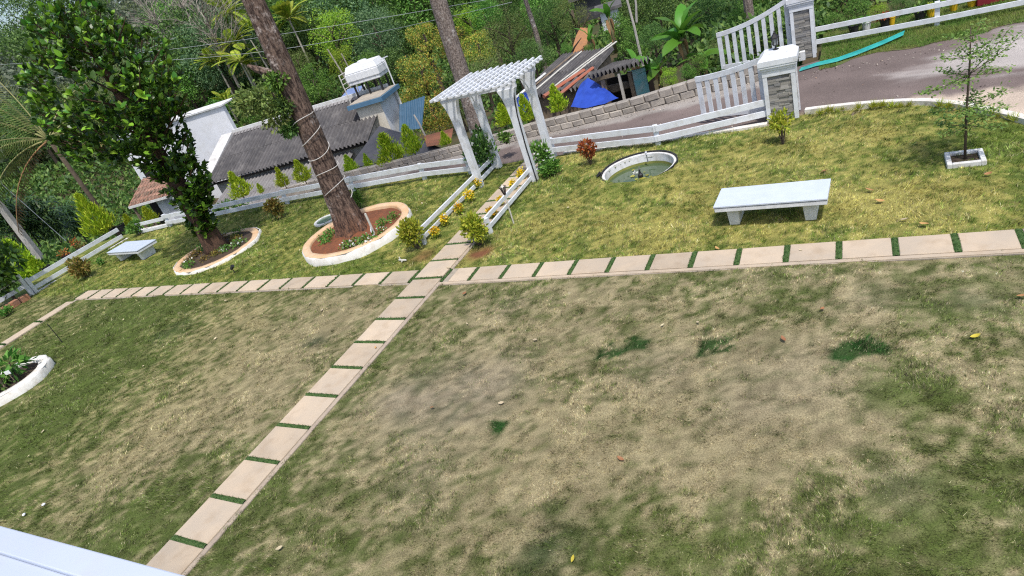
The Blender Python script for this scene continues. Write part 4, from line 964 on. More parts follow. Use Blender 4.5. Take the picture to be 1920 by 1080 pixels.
put('back_wall', MB().box((bc.x, bc.y, -2.5), (wl, .2, 4.2), ang), M['housewall'], t)
gm = MB()
for base in (E1-u*.3,): gm.add([tuple(base+v*.5+Vector((0, 0, -.1))), tuple(base+v*.5+Vector((0, 0, -2.7))), tuple(base+dv+Vector((0, 0, -4.3))), tuple(base+dv+Vector((0, 0, -.1)))], [(0, 1, 2, 3)])
put('gable_wall', gm, M['greywall'], t)
# ridge and gable parapets
rc = bc+v*.12; put('ridge_parapet', MB().box((rc.x, rc.y, rc.z-.2), (W+.3, .16, .95), ang), M['white_old'], t)
rcap = MB(); rcap.slabq([R0b-u*.1-v*.22+Vector((0, 0, -.02)), R1-v*.22+Vector((0, 0, -.02)), R1+v*.06+Vector((0, 0, .10)), R0b-u*.1+v*.06+Vector((0, 0, .10))], .03); put('ridge_cap', rcap, M['roofsheet_light'], t)
mb = MB(); mb.beam(E0-u*.5+Vector((0, 0, -.25)), R0b-u*.5+Vector((0, 0, -.05)), .9, .5); put('gable_parapet', mb, M['gablewall'], t)
put('eave_board', MB().beam(E0+v*.12+Vector((0, 0, -.14)), E1+v*.12+Vector((0, 0, -.14)), .04, .12), M['dark_inside'], t)
# lower roof in front
l0, l1 = E0+u*1.4+v*.3+Vector((0, 0, -.42)), E1-u*1.4+v*.3+Vector((0, 0, -.42)); lo = -v*3.4+Vector((0, 0, -.85))
corr_roof(t, l0+lo, l1+lo, l1, l0, 10, 2, M['roofsheet_light'])
lw = (l0+l1)/2+lo*.85; put('veranda_wall', MB().box((lw.x, lw.y, -4.0), (W-3, .15, 1.3), ang), M['greywall'], t)
# stair tower
T0, T1 = on_plane(690, 219, E0, nr), on_plane(721, 213, E0, nr)
tz = zat(T1, 721, 186); tw = max((T1-T0).length, 1.6)
td = 2.2; tu = u; c = T1-tu*tw/2+v*td/2
put('tower_wall', MB().box((c.x, c.y, (tz-4.5)/2), (tw, td, tz+4.5), ang), M['cream'], t)
sidew = MB(); a = T1+tu*.003; sidew.add([tuple(a+Vector((0, 0, tz-a.z))), tuple(a+Vector((0, 0, -4.5-a.z))), tuple(a+v*td+Vector((0, 0, -4.5-a.z))), tuple(a+v*td+Vector((0, 0, tz-a.z)))], [(0, 1, 2, 3)])
put('tower_side', sidew, M['housewall'], t)
put('tower_slab', MB().box((c.x, c.y, tz+.12), (tw+.7, td+.55, .24), ang), M['blue_trim'], t)
put('tower_deck', MB().box((c.x, c.y, tz+.25), (tw+.5, td+.35, .05), ang), mat('deck_concrete', (.42, .37, .30), (.30, .27, .23), 2, .9), t)
dp = T1+u*.14+v*(td-.1); put('drain_pipe', MB().tube([(dp.x, dp.y, tz+.1), (dp.x+.05, dp.y, -4)], .10, 8), M['white_old'], t)
pp_ = c+tu*(tw*.5+.2)+v*(td*.5); put('mast', MB().tube([(pp_.x, pp_.y, tz), (pp_.x, pp_.y, tz+1.9)], .04, 6).tube([(pp_.x-.25, pp_.y, tz+1.85), (pp_.x+.3, pp_.y, tz+1.9)], .03, 5), M['white'], t)
# blue canopy right of the tower
cq = [T1+u*.5+v*1.2+Vector((0, 0, tz-.7-T1.z)), T1+u*1.9+v*1.9+Vector((0, 0, tz-.75-T1.z)), T1+u*1.8+v*.1+Vector((0, 0, tz-2.1-T1.z)), T1+u*.5-v*.1+Vector((0, 0, tz-1.9-T1.z))]
corr_roof(t, cq[3], cq[2], cq[1], cq[0], 2, 1, M['blue_sheet'], amp=.02, per=.2)
# things on the tower
tc_ = c+v*1.0-u*.35; zt0 = tz+1.0
t2 = thing('water_tank', 'big white boxy water tank on dark legs above the grey roof', 'water tank', (tc_.x, tc_.y, tz+.27))
mb = MB(); mb.box((tc_.x, tc_.y, zt0+.10), (2.1, 1.25, .2), ang); mb.box((tc_.x, tc_.y, zt0+.42), (2.2, 1.35, .44), ang); mb.box((tc_.x, tc_.y, zt0+.84), (2.2, 1.35, .4), ang, taper=(.84, .78))
for s in (-.8, -.4, 0, .4, .8):
    q = tc_+u*s; mb.box((q.x, q.y, zt0+.42), (.1, 1.41, .40), ang)
put('tank_body', mb, M['tank'], t2, bevel=.04); put('lid', MB().lathe([(.3, 0), (.3, .08), (.22, .12), (0, .13)], (tc_.x, tc_.y, zt0+1.03), 16), M['tank'], t2)
for sx in (-.85, 0, .85):
    for sy in (-.5, .5):
        q = tc_+u*sx+v*sy; put('leg', MB().beam((q.x, q.y, tz-.3), (q.x, q.y, zt0), .09, .09, (1, 0, 0)), M['black'], t2)
t2 = thing('roof_railing', 'small pale ladder railing beside the white water tank', 'railing', (tc_.x-1.3, tc_.y, tz))
for k in range(4): put('bar', MB().tube([tuple(tc_-u*1.35-v*.8+Vector((0, 0, zt0-.05+k*.27-tc_.z))), tuple(tc_-u*1.35+v*.7+Vector((0, 0, zt0-.05+k*.27-tc_.z)))], .03, 5), M['pvc'], t2)
for s in (-.8, .7): put('upright', MB().tube([tuple(tc_-u*1.35+v*s+Vector((0, 0, tz-.8-tc_.z))), tuple(tc_-u*1.35+v*s+Vector((0, 0, zt0+.8-tc_.z)))], .035, 5), M['pvc'], t2)
yr = R1.y
q4 = [PY(628, 196, yr-.2), PY(667, 188, yr-.2), PY(683, 159, yr+1.1), PY(652, 167, yr+1.1)]
t2 = thing('solar_collector', 'tilted blue-grey solar water heater panel beside the stair tower', 'solar panel', tuple((q4[0]+q4[1])/2))
put('panel', MB().slabq(q4, .08), M['grey_metal'], t2); sm_ = [p+(sum(q4, Vector())/4-p)*.07+Vector((0, 0, .02)) for p in q4]; put('glass', MB().slabq(sm_, .015), M['panel_glass'], t2)
fm = MB()
for a_, b_ in ((q4[2], q4[2]-Vector((0, 0, 1.2))), (q4[3], q4[3]-Vector((0, 0, 1.2))), (q4[2], q4[1]+Vector((.3, 0, -.2)))): fm.tube([a_, b_], .04, 5)
put('stand', fm, M['white_old'], t2)
# ---- tall white block behind, left
P_ = R0b+v*.25-u*.05; zb = zat(P_, 409, 199)
t = thing('white_block_house', 'tall plain white building behind the jackfruit tree', 'house', (P_.x-4, P_.y, -4.6))
wb_ = 9.6; c = P_-u*wb_/2+v*.15
put('wall', MB().box((c.x, c.y, (zb-4.6)/2), (wb_, .3, zb+4.6), ang), M['housewall'], t)
rq = [P_-u*wb_-u*.2-v*.15+Vector((0, 0, zb+.05-P_.z)), P_+u*.12-v*.15+Vector((0, 0, zb+.02-P_.z)), P_+u*.4+v*1.0+Vector((0, 0, zb+.12-P_.z)), P_-u*wb_-u*.2+v*1.0+Vector((0, 0, zb+.16-P_.z))]
put('roof', MB().slabq(rq, .09), M['white_old'], t)
for k in range(3):
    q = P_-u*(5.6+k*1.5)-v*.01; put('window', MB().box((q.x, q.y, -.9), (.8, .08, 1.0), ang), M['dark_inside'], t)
# porch with a tiled roof at its left
q4 = [G(241, 388, -1.6), G(312, 368, -1.6)]; pu = (q4[1]-q4[0]).normalized(); pv = Vector((-pu.y, pu.x, 0)); up2 = pv*2.2+Vector((0, 0, .95))
t = thing('tiled_porch', 'small porch with a red tiled roof beside the white building', 'porch', tuple((q4[0]+q4[1])/2-Vector((0, 0, 2.4))))
plen = (q4[1]-q4[0]).length; tile = None
mbt = MB(); mbt.slabq([(-.15, -.12, 0), (.15, -.12, 0), (.15, .14, .0), (-.15, .14, .0)], .03); mbt.tube([(0, -.12, .01), (0, .14, .01)], .035, 6); tile = mbt.mesh('roof_tile', M['tile_red'])
rows = 8
for r_ in range(rows):
    for k in range(int(plen/.31)+1):
        p = q4[0]+pu*(k*.31+.1)+up2*((r_+.5)/rows)+Vector((0, 0, .02*(r_ % 2)))
        link('roof_tile', tile, t, ph(t, p), Euler((math.atan2(.95, 2.2), 0, math.atan2(pu.y, pu.x))))
put('roof_deck', MB().slabq([q4[0], q4[1], q4[1]+up2, q4[0]+up2], .05), M['wood_old'], t)
put('fascia', MB().beam(q4[0]-pv*.02-Vector((0, 0, .06)), q4[1]-pv*.02-Vector((0, 0, .06)), .05, .14), M['white_old'], t)
w0 = q4[0]+pu*(plen*.55)+pv*.5; w1 = q4[1]+pu*.6+pv*.5; wc = (w0+w1)/2; put('wall', MB().box((wc.x, wc.y, -2.8), ((w1-w0).length, .15, 2.5), math.atan2(pu.y, pu.x)), M['housewall'], t)
dc = w0+pu*1.0-pv*.09; put('door', MB().box((dc.x, dc.y, -2.9), (.8, .06, 2.0), math.atan2(pu.y, pu.x)), mat('door_grey', (.55, .57, .62), None, 4), t)
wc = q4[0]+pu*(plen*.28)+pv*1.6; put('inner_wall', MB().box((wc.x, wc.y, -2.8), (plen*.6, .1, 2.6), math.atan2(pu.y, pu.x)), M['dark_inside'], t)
for k in (0.05, .3): q = q4[0]+pu*plen*k+pv*.15; put('post', MB().box((q.x, q.y, -2.9), (.12, .12, 2.6)), M['wood_old'], t)
# ---- dark sheet roof between the houses
q4 = [PY(652, 316, 20.2), PY(836, 281, 19.6), PY(770, 254, 23.6), PY(711, 236, 24.6)]
t = thing('dark_lean_to', 'open shed under a dark grey sheet roof beside the long-roofed house', 'shed', (q4[0].x+2, 22, -3.6))
put('roof', MB().slabq(q4, .05), M['roofdark'], t)
for p in q4[:3]+[(q4[0]+q4[1])/2]: put('post', MB().box((p.x, p.y+.2, p.z/2-2.05), (.1, .1, abs(-4.0-p.z))), M['wood_old'], t)
# ---- shed with pipes on its roof
q00, q10, q11, q01 = PY(965, 189, 20.8), PY(1087, 166, 20.6), PY(1152, 90, 24.8), PY(1057, 104, 25.2)
t = thing('corrugated_shed', 'old shed with a grey corrugated roof loaded with pipes and poles', 'shed', (-9.6, 22.5, -2.6)); 
corr_roof(t, q00, q10, q11, q01, 4, 2, M['roofsheet'], per=.16)
for a_, b_ in ((q00, q10), (q10, q11), (q01, q11), (q00, q01)):
    mb = MB(); i_ = (q00+q10+q11+q01)/4; a2, b2 = a_.lerp(i_, .12), b_.lerp(i_, .12)
    mb.add([tuple(a2-Vector((0, 0, .08))), tuple(b2-Vector((0, 0, .08))), (b2.x, b2.y, -3), (a2.x, a2.y, -3)], [(0, 1, 2, 3)]); put('wall', mb, M['wood_old'], t)
def pole_on(name, a, b, rad, m, label, cat, group=None):
    n = (b-a); prop(put(name, MB().tube([a, (a+b)/2+Vector((0, 0, .01)), b], rad, 6), M[m]), label, cat, group)
lift = Vector((0, 0, .09))
B_ = lambda a, b: (q00*(1-a)+q10*a)*(1-b)+(q01*(1-a)+q11*a)*b+lift
for (a0, b0, a1, b1, rad, m, lab) in ((.97, .42, .80, -.12, .065, 'red_pipe', 'orange-red pipe lying on the corrugated shed, nearer the blue tarp'), (.84, .40, .55, -.10, .075, 'red_pipe', 'orange-red pipe lying on the corrugated shed, farther from the blue tarp'),):
    pole_on('drain_pipe', B_(a0, b0), B_(a1, b1), rad, m, lab, 'pipe', 'pipes on the shed roof')
for (a0, b0, a1, b1, rad, m, lab) in ((.98, 1.12, .62, .06, .035, 'pvc', 'long pale pole lying along the right edge of the shed roof'), (.90, 1.1, .54, .05, .03, 'pvc', 'long pale pole second from the right edge of the shed roof'), (.28, .95, .12, .05, .04, 'wood_old', 'weathered plank lying near the middle of the shed roof'), (.40, .97, .25, .02, .035, 'pvc', 'pale pole lying in the middle of the shed roof'), (.10, .5, .02, -.05, .05, 'white_old', 'pale pole at the left edge of the shed roof')):
    pole_on('roof_pole', B_(a0, b0), B_(a1, b1), rad, m, lab, 'pole', 'poles on the shed roof')
# ---- small shed, blue tarpaulin
F0, F1, B1, B0 = PY(1104, 146, 19.9), PY(1222, 114, 19.7), PY(1216, 108, 21.2), PY(1150, 121, 21.6)
t = thing('small_shed', 'small open shed with a grey corrugated roof and a pale teal side', 'shed', (-6.9, 20.5, -1.2))
corr_roof(t, F0, F1, B1, B0, 3, 1, M['roofsheet'], per=.15)
for px_, py_, Y, w, m in ((1131, 150, 20.1, .15, 'wood_old'), (1160, 138, 19.9, .08, 'pole'), (1180, 135, 20.3, .12, 'wood_old')):
    p = PY(px_, py_, Y); put('post', MB().box((p.x, p.y, p.z/2-.9), (w, w, p.z+1.8)), M[m], t)
p = PY(1198, 135, 20.3); put('side_panel', MB().box((p.x, p.y, p.z-.85), (.42, .06, 1.9), .15), M['tealpaint'], t)
p = PY(1184, 138, 20.35); put('side_board', MB().box((p.x, p.y, p.z-.85), (.22, .05, 1.9), .15), M['white_old'], t)
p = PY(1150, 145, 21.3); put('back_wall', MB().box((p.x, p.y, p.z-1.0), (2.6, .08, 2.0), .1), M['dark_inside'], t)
lg_ = MB()
for k in range(7): q = PY(1150+k*4, 150+k*2, 20.6); lg_.tube([(q.x-.5, q.y, q.z-.2+.02*k), (q.x+.4, q.y+.1, q.z-.2+.03*k)], .05, 6)
prop(put('firewood', lg_, M['wood_old']), 'stack of old timber inside the small open shed', 'firewood')
top = [PY(1088, 158, 20.7), PY(1102, 146, 20.6), PY(1118, 155, 20.4), PY(1132, 164, 20.1)]; bot = [PY(1070, 200, 19.3), PY(1098, 203, 19.0), PY(1134, 194, 18.8), PY(1160, 184, 18.6)]
mb = MB(); nj = 7
for j in range(nj+1):
    for i in range(10):
        a = i/9*3; k = min(int(a), 2); f = a-k; p = top[k].lerp(top[k+1], f); q = bot[k].lerp(bot[k+1], f); r_ = p.lerp(q, j/nj)
        mb.v.append((r_.x, r_.y, r_.z+.035*math.sin(i*2.1+j*.6)*math.sin(math.pi*j/nj)+random.uniform(-.012, .012)-.03*math.sin(math.pi*j/nj)))
mb.f = [(j*10+i, j*10+i+1, (j+1)*10+i+1, (j+1)*10+i) for j in range(nj) for i in range(9)]
prop(put('tarpaulin', mb, M['tarp'], smooth=True), 'bright blue tarpaulin sagging between the sheds behind the block wall', 'tarpaulin')
top = [PY(975, 175, 21), PY(1000, 170, 21)]; bot = [PY(960, 200, 20), PY(985, 210, 20)]
mb = MB(); mb.add([tuple(p) for p in (bot[0], bot[1], top[1], top[0])], [(0, 1, 2, 3)]); mb.slabq([bot[0], bot[1], top[1], top[0]], .03); prop(put('tarpaulin', mb, M['tarp']), 'scrap of blue sheet hanging at the left end of the corrugated shed', 'tarpaulin')
# far-off bits of houses high on the right
for px_, py_, Y, w, h, m, lab in ((1132, 22, 33, .9, .45, 'housewall', 'pale house wall half hidden behind the banana plants'), (1090, -2, 36, 1.4, .6, 'roofdark', 'dark blue-grey hut far off among the trees at the top edge')):
    p = PY(px_, py_, Y); t = thing('far_hut', lab, 'hut', (p.x, p.y, p.z-h)); put('wall', MB().box((p.x, p.y+.8, p.z-h), (w, 1.6, 2*h), .3), M[m], t); put('roof', MB().box((p.x, p.y+.8, p.z+.08), (w+.5, 2.1, .14), .3), M['roofsheet'], t); put('window', MB().box((p.x-.1, p.y-.02, p.z-.6), (.5, .08, .6), .3), M['dark_inside'], t)
# ================================================================== PLANTS
def crown_pts(seed, ncl, shape=(1, 1, 1), rcl=(.26, .42), bottom=-.75, shell=.45):
    g = np.random.default_rng(seed); out = []
    while len(out) < ncl:
        d = g.normal(0, 1, 3); d /= np.linalg.norm(d); r_ = shell+(1-shell)*g.random()**.6-.2
        p = d*r_*np.array(shape)
        if p[2] < bottom: continue
        out.append((p, g.uniform(*rcl)))
    return out, g
def crown_mesh(name, m, seed, ncl=46, nl=80, ln=.07, wr=.45, shape=(1, 1, 1), droop=.0, up=.35, rcl=(.24, .40), bottom=-.8, flat=.8):
    cl, g = crown_pts(seed, ncl, shape, rcl, bottom); VV = []
    for c, r_ in cl:
        n = int(nl*(r_/.32)**2); d = nrm(g.normal(0, 1, (n, 3))*np.array([1, 1, .8])+nrm(c)*.55+np.array([0, 0, .25]))
        P = c+d*r_*(.55+.5*g.random((n, 1)))*np.array([1, 1, flat])
        D = nrm(d*.7+g.normal(0, .55, (n, 3))+np.array([0, 0, -droop])); N_ = nrm(d*.6+np.array([0, 0, up])+g.normal(0, .45, (n, 3)))
        VV.append(leaf_quads(P, D, N_, ln*(.65+.7*g.random(n)), ln*wr*(.7+.6*g.random(n)), .08))
    return quads_mesh(name, np.concatenate(VV), m)
CR = {}
def crown_kind(k):
    if k in CR: return CR[k]
    sp, i = k; s = hash(sp) % 1000+i*37 if False else sum(map(ord, sp))+i*37
    par = dict(
        dark=dict(m='dark', ncl=60, nl=95, ln=.075), darkfine=dict(m='dark', ncl=70, nl=150, ln=.05), mid=dict(m='mid', ncl=52, nl=80, ln=.085), lime=dict(m='lime', ncl=70, nl=110, ln=.06, rcl=(.2, .32)),
        mango=dict(m='mango', ncl=44, nl=80, ln=.105, wr=.32, droop=.5), olive=dict(m='olive', ncl=60, nl=140, ln=.05, wr=.3, rcl=(.22, .36)), blue=dict(m='blue', ncl=52, nl=120, ln=.06),
        shrub=dict(m='mid', ncl=26, nl=60, ln=.14, rcl=(.28, .46), bottom=-.5))[sp]
    m = par.pop('m'); CR[k] = crown_mesh('crown', L[m], s, **par); return CR[k]
TRK = {}
def trunk_mesh(m, seed, limbs=5, top=.95):
    k = (m.name, seed)
    if k in TRK: return TRK[k]
    rd = random.Random(seed); mb = MB(); pth = [(rd.uniform(-.03, .03)*i/6, rd.uniform(-.03, .03)*i/6, i/6*top) for i in range(7)]
    mb.tube(pth, [.042-.024*i/6 for i in range(7)], 8)
    for j in range(limbs):
        z = rd.uniform(.5, .85); a = rd.uniform(0, 6.28); l = rd.uniform(.15, .32)
        mb.tube([(0, 0, z), (l*.5*math.cos(a), l*.5*math.sin(a), z+l*.45), (l*math.cos(a), l*math.sin(a), z+l*.75)], [.018, .012, .005], 5)
    TRK[k] = mb.mesh('trunk', m, True); return TRK[k]
def tree_at(c, r_, sp, label, group=None, name='tree', var=None, sz=1.0, bk='darkbark', cat='tree', trunk=True, base=None):
    zb = float(terrain(c.x, c.y))-.1 if base is None else base
    zb = min(zb, c.z-r_*.5)
    t = thing(name, label, cat, (c.x, c.y, zb), group); var = random.randrange(3) if var is None else var
    link('crown', crown_kind((sp, var)), t, (0, 0, c.z-zb), (0, 0, random.uniform(0, 6.28)), (r_, r_, r_*sz))
    if trunk:
        h = c.z-zb+r_*.35; link('trunk', trunk_mesh(M[bk], var), t, (0, 0, 0), (0, 0, random.uniform(0, 6)), (min(h, 7)*.9, min(h, 7)*.9, h))
    return t
def forest_tree(px_, py_, rpx, Y, sp, label, group=None, **kw):
    c = PY(px_, py_, Y); r_ = rpx*depth(c)/FPX; return tree_at(c, r_, sp, label, group, **kw)
random.seed(21)
GD = 'dark trees of the wooded slope'; GM_ = 'yellow-flushed mango trees behind the block wall'
dk = 'dense dark green tree of the wooded slope behind the houses'
FT = [
 (622, 62, 52, 46, 'lime', 'bright lime-green rounded tree above the water tank', None), (640, 118, 34, 44, 'lime', 'smaller lime-green tree just under the bright rounded one', None),
 (706, 62, 52, 50, 'blue', 'grey-green rounded tree right of the bright lime tree', None), (690, 118, 26, 40, 'mid', 'fresh green leafy bush right behind the water tank', None),
 (745, 70, 50, 54, 'dark', None, GD), (590, 158, 36, 42, 'mid', 'mid green bushy tree left of the tank behind the grey roof', None), (560, 120, 34, 46, 'olive', 'olive green tree just right of the big bare trunk', None),
 (795, 70, 36, 40, 'mango', 'mango tree with yellow young leaves, topmost left of the mottled trunk', GM_), (790, 140, 46, 37, 'mango', 'mango tree with yellow young leaves, middle one left of the mottled trunk', GM_), (815, 215, 44, 33, 'mango', 'mango tree with orange young leaves, lowest left of the mottled trunk', GM_), (850, 80, 34, 42, 'mango', 'mango tree with yellow leaves touching the right side of the mottled trunk', GM_),
 (880, 40, 34, 44, 'lime', 'lime-green crown just right of the mottled trunk', None), (912, 30, 34, 42, 'mid', 'vivid green rounded tree top right of the mottled trunk', None), (895, 90, 34, 38, 'mango', 'mango tree with pinkish young leaves below the vivid green tree', GM_),
 (955, 70, 60, 36, 'olive', 'feathery olive green tree behind the pergola roof', None), (905, 140, 46, 32, 'olive', 'brownish olive tree low behind the left of the pergola roof', None), (1000, 110, 40, 31, 'darkfine', 'dark fine-leaved tree behind the right end of the pergola', None),
 (1035, 45, 52, 37, 'darkfine', 'dark fine-leaved tree above the corrugated shed', None), (1075, 25, 40, 34, 'olive', 'olive tree above the patch of red earth', None), (1062, 92, 13, 26, 'mid', 'small green bush at the left edge of the red earth', None), (1103, 92, 11, 26, 'mid', 'small green bush at the right edge of the red earth', None), (1010, 20, 40, 48, 'mid', 'leafy green tree top behind the pale thin trunk', None),
 (1160, 60, 34, 31, 'mid', 'leafy green shrub tree left of the tall thin pole', None), (1195, 85, 34, 28, 'mid', 'leafy green shrub tree right of the tall thin pole', None), (1180, 20, 48, 37, 'dark', None, GD), (1235, 20, 44, 36, 'dark', None, GD), (1225, 70, 26, 25, 'dark', 'dark leafy tree left of the banana plant', None),
 (1330, 30, 44, 30, 'dark', None, GD), (1395, 40, 36, 27, 'mid', 'green tree behind the far gate leaf', None), (1440, 10, 46, 30, 'mid', 'green tree behind the top of the far gate leaf', None), (1350, 90, 26, 22.5, 'olive', 'olive bush behind the left end of the far gate leaf', None),
 (1255, 145, 22, 19.6, 'lime', 'yellow-green bush over the block wall, right of the small shed', None), (1310, 118, 22, 19.6, 'mid', 'green bush over the block wall under the banana plant', None), (1290, 135, 16, 19.3, 'mid', 'small green bush over the block wall left of the far gate leaf', None),
 (1565, 40, 22, 22.3, 'mid', 'green bush next to the far gate pillar beyond the right fence', None), (1605, 20, 26, 23.2, 'mid', 'green bush second from the far gate pillar', None), (1645, 22, 20, 22.3, 'lime', 'pale yellow-green bush beyond the right fence', None), (1690, 10, 24, 22.7, 'darkfine', 'dark bush beyond the right fence post', None), (1590, 55, 14, 21.2, 'blue', 'low dark bush at the foot of the far gate pillar', None), (1540, 10, 30, 26, 'dark', 'dark tree just behind the far gate pillar', None), (1740, 0, 26, 23.4, 'mid', 'green bush at the top edge above the right fence post', None), (1800, -12, 24, 23.2, 'darkfine', 'dark bush at the top edge near the maroon crate', None), (1870, -22, 26, 23.5, 'mid', 'green bush in the top right corner', None),
 (360, 92, 44, 60, 'blue', 'grey-green tree below the bare twigs', None), (330, 125, 34, 48, 'lime', 'yellow-green tree at the right edge of the jackfruit crown', None), (365, 150, 40, 44, 'mid', 'green tree right of the jackfruit crown', None), (420, 205, 34, 42, 'mid', 'green bushy tree right behind the white building', None), (478, 210, 30, 40, 'mid', 'green bushy tree behind the roof left of the big trunk', None), (515, 175, 26, 39, 'lime', 'yellow-green tree behind the roof at the big trunk', None), (440, 250, 0, 40, 'mid', None, None),
 (270, 60, 55, 75, 'olive', 'brownish olive tree high on the slope above the jackfruit crown', None), (330, 15, 40, 85, 'blue', 'blue-green tree at the top edge near the bare twigs', None), (500, 40, 45, 60, 'dark', None, GD), (560, 15, 44, 62, 'dark', None, GD), (680, 5, 50, 62, 'darkfine', None, GD), (780, 15, 44, 60, 'dark', None, GD), (850, 8, 50, 58, 'darkfine', None, GD), (940, -5, 50, 55, 'darkfine', None, GD), (460, 105, 40, 52, 'dark', None, GD), (545, 75, 40, 55, 'dark', None, GD), (690, 150, 40, 44, 'dark', None, GD), (740, 130, 44, 44, 'dark', None, GD), (760, 200, 34, 38, 'mango', 'mango tree with a few orange leaves beside the blue canopy', GM_), (860, 200, 34, 32, 'dark', None, GD),
 (40, 330, 80, 34, 'darkfine', 'tall dark tree behind the coconut palm at the left edge', None), (140, 300, 70, 38, 'dark', None, GD), (200, 345, 60, 33, 'darkfine', 'dark tree left of the tiled porch', None), (255, 330, 44, 40, 'dark', None, GD), (60, 240, 80, 50, 'dark', None, GD), (10, 130, 90, 60, 'darkfine', None, GD), (170, 400, 40, 27, 'darkfine', 'dark bushy tree behind the tall golden cypress', None), (225, 395, 30, 31, 'olive', 'olive bush left of the tiled porch', None), (100, 130, 80, 62, 'dark', None, GD), (60, 60, 90, 75, 'darkfine', None, GD), (150, 40, 90, 80, 'dark', None, GD), (230, 110, 70, 60, 'dark', None, GD), (300, 160, 50, 50, 'dark', None, GD), (10, 400, 50, 30, 'darkfine', None, GD)]
for f in FT:
    if f[2]: forest_tree(f[0], f[1], f[2], f[3], f[4], f[5] or dk, f[6], name={'mango': 'mango_tree'}.get(f[4], 'bush' if 'bush' in (f[5] or '') and 'tree' not in (f[5] or '') else 'tree'), cat='bush' if (f[5] and 'bush' in f[5] and 'tree' not in f[5]) else 'tree')
# more of the slope's trees fill in between, row upon row
n_ = 0
for Y0, Y1, cnt, sp in ((54, 66, 55, 'dark'), (66, 84, 60, 'darkfine')):
    for k in range(cnt):
        az = R(random.uniform(-72, 2)); rr = random.uniform(Y0, Y1)*1.25; x, y = rr*math.sin(az), rr*math.cos(az)
        if y < 33 or (x > -48 and x < -12 and y < 37): continue
        gz = float(terrain(x, y)); r_ = random.uniform(2.6, 4.2); h = random.uniform(3.2, 6)
        top = gz+h+r_
        p = Vector((x, y, gz+h))
        s2 = random.choice([sp, sp, 'dark', 'blue', 'olive', 'mid'] if rr > 60 else [sp, 'dark', 'blue'])
        tree_at(p, r_, s2, {'blue': 'blue-green tree of the wooded slope', 'olive': 'olive tree of the wooded slope', 'mid': 'fresh green tree of the wooded slope'}.get(s2, dk), {'blue': 'blue-green trees of the wooded slope', 'olive': 'olive trees of the wooded slope', 'mid': 'fresh green trees of the wooded slope'}.get(s2, GD), name='tree'); n_ += 1
print('slope trees', n_)
# far wood on the hill: one mass of crowns
def far_wood():
    VV = []; g = np.random.default_rng(5)
    for k in range(1500):
        az = R(g.uniform(-74, 4)); rr = g.uniform(80, 205); x, y = rr*math.sin(az), rr*math.cos(az); gz = float(terrain(x, y)); r_ = g.uniform(2.6, 4.6); c = np.array([x, y, gz+g.uniform(1.5, 3.5)])
        n = 170; d = nrm(g.normal(0, 1, (n, 3))+np.array([0, 0, .5])); lump = 1+.25*np.sin(d[:, :1]*5+k)*np.cos(d[:, 1:2]*4+k)
        P = c+d*r_*lump*(.8+.3*g.random((n, 1))); VV.append(leaf_quads(P, nrm(g.normal(0, 1, (n, 3))), nrm(d+g.normal(0, .5, (n, 3))), .55*(.6+.8*g.random(n)), .38, .1))
    return quads_mesh('far_wood', np.concatenate(VV), leafmat('leaf_far', [(.045, .065, .04), (.075, .10, .06), (.11, .14, .085), (.16, .18, .12)], objvar=0, hue=0))
prop(link('far_wood', far_wood()), 'far wooded hillside of merged dark crowns', 'wood', kind='stuff')
def undergrowth():
    g = np.random.default_rng(9); n = 230000; az = R(-74)+R(88)*g.random(n); rr = 19+60*g.random(n)**1.6; x, y = rr*np.sin(az), rr*np.cos(az)
    ok = (y > 18.9) | (x < -25.6); ok &= ~((x > -42) & (x < -18) & (y > 21.5) & (y < 36)) ; ok &= ~((x > -1.6) & (y < 21.3)); ok &= ~((x > -13.) & (x < -5) & (y < 25.5)); ok &= ~((x < -25) & (y < 17) & (x > -27.5)); ok &= (fbm(x, y, 3.5, 3) > .36) | (x < -26)
    x, y, rr = x[ok], y[ok], rr[ok]; n = len(x); lump = 2.0*np.clip(fbm(x, y, 2.2, 3)-.3, 0, 1)+.15
    P = np.stack([x, y, terrain(x, y)+lump*g.random(n)**.5], 1); s = .13+.0045*rr
    return quads_mesh('undergrowth', leaf_quads(P, nrm(g.normal(0, 1, (n, 3))+[0, 0, .4]), nrm(g.normal(0, .7, (n, 3))+[0, -.3, 1]), s*(.6+.8*g.random(n)), s*.5, .1), leafmat('leaf_under', [(.03, .07, .016), (.055, .12, .025), (.09, .17, .032), (.16, .24, .05)], objvar=0, hue=0))
prop(link('undergrowth', undergrowth()), 'tangled low undergrowth covering the slope and gaps between trees', 'undergrowth', kind='stuff')

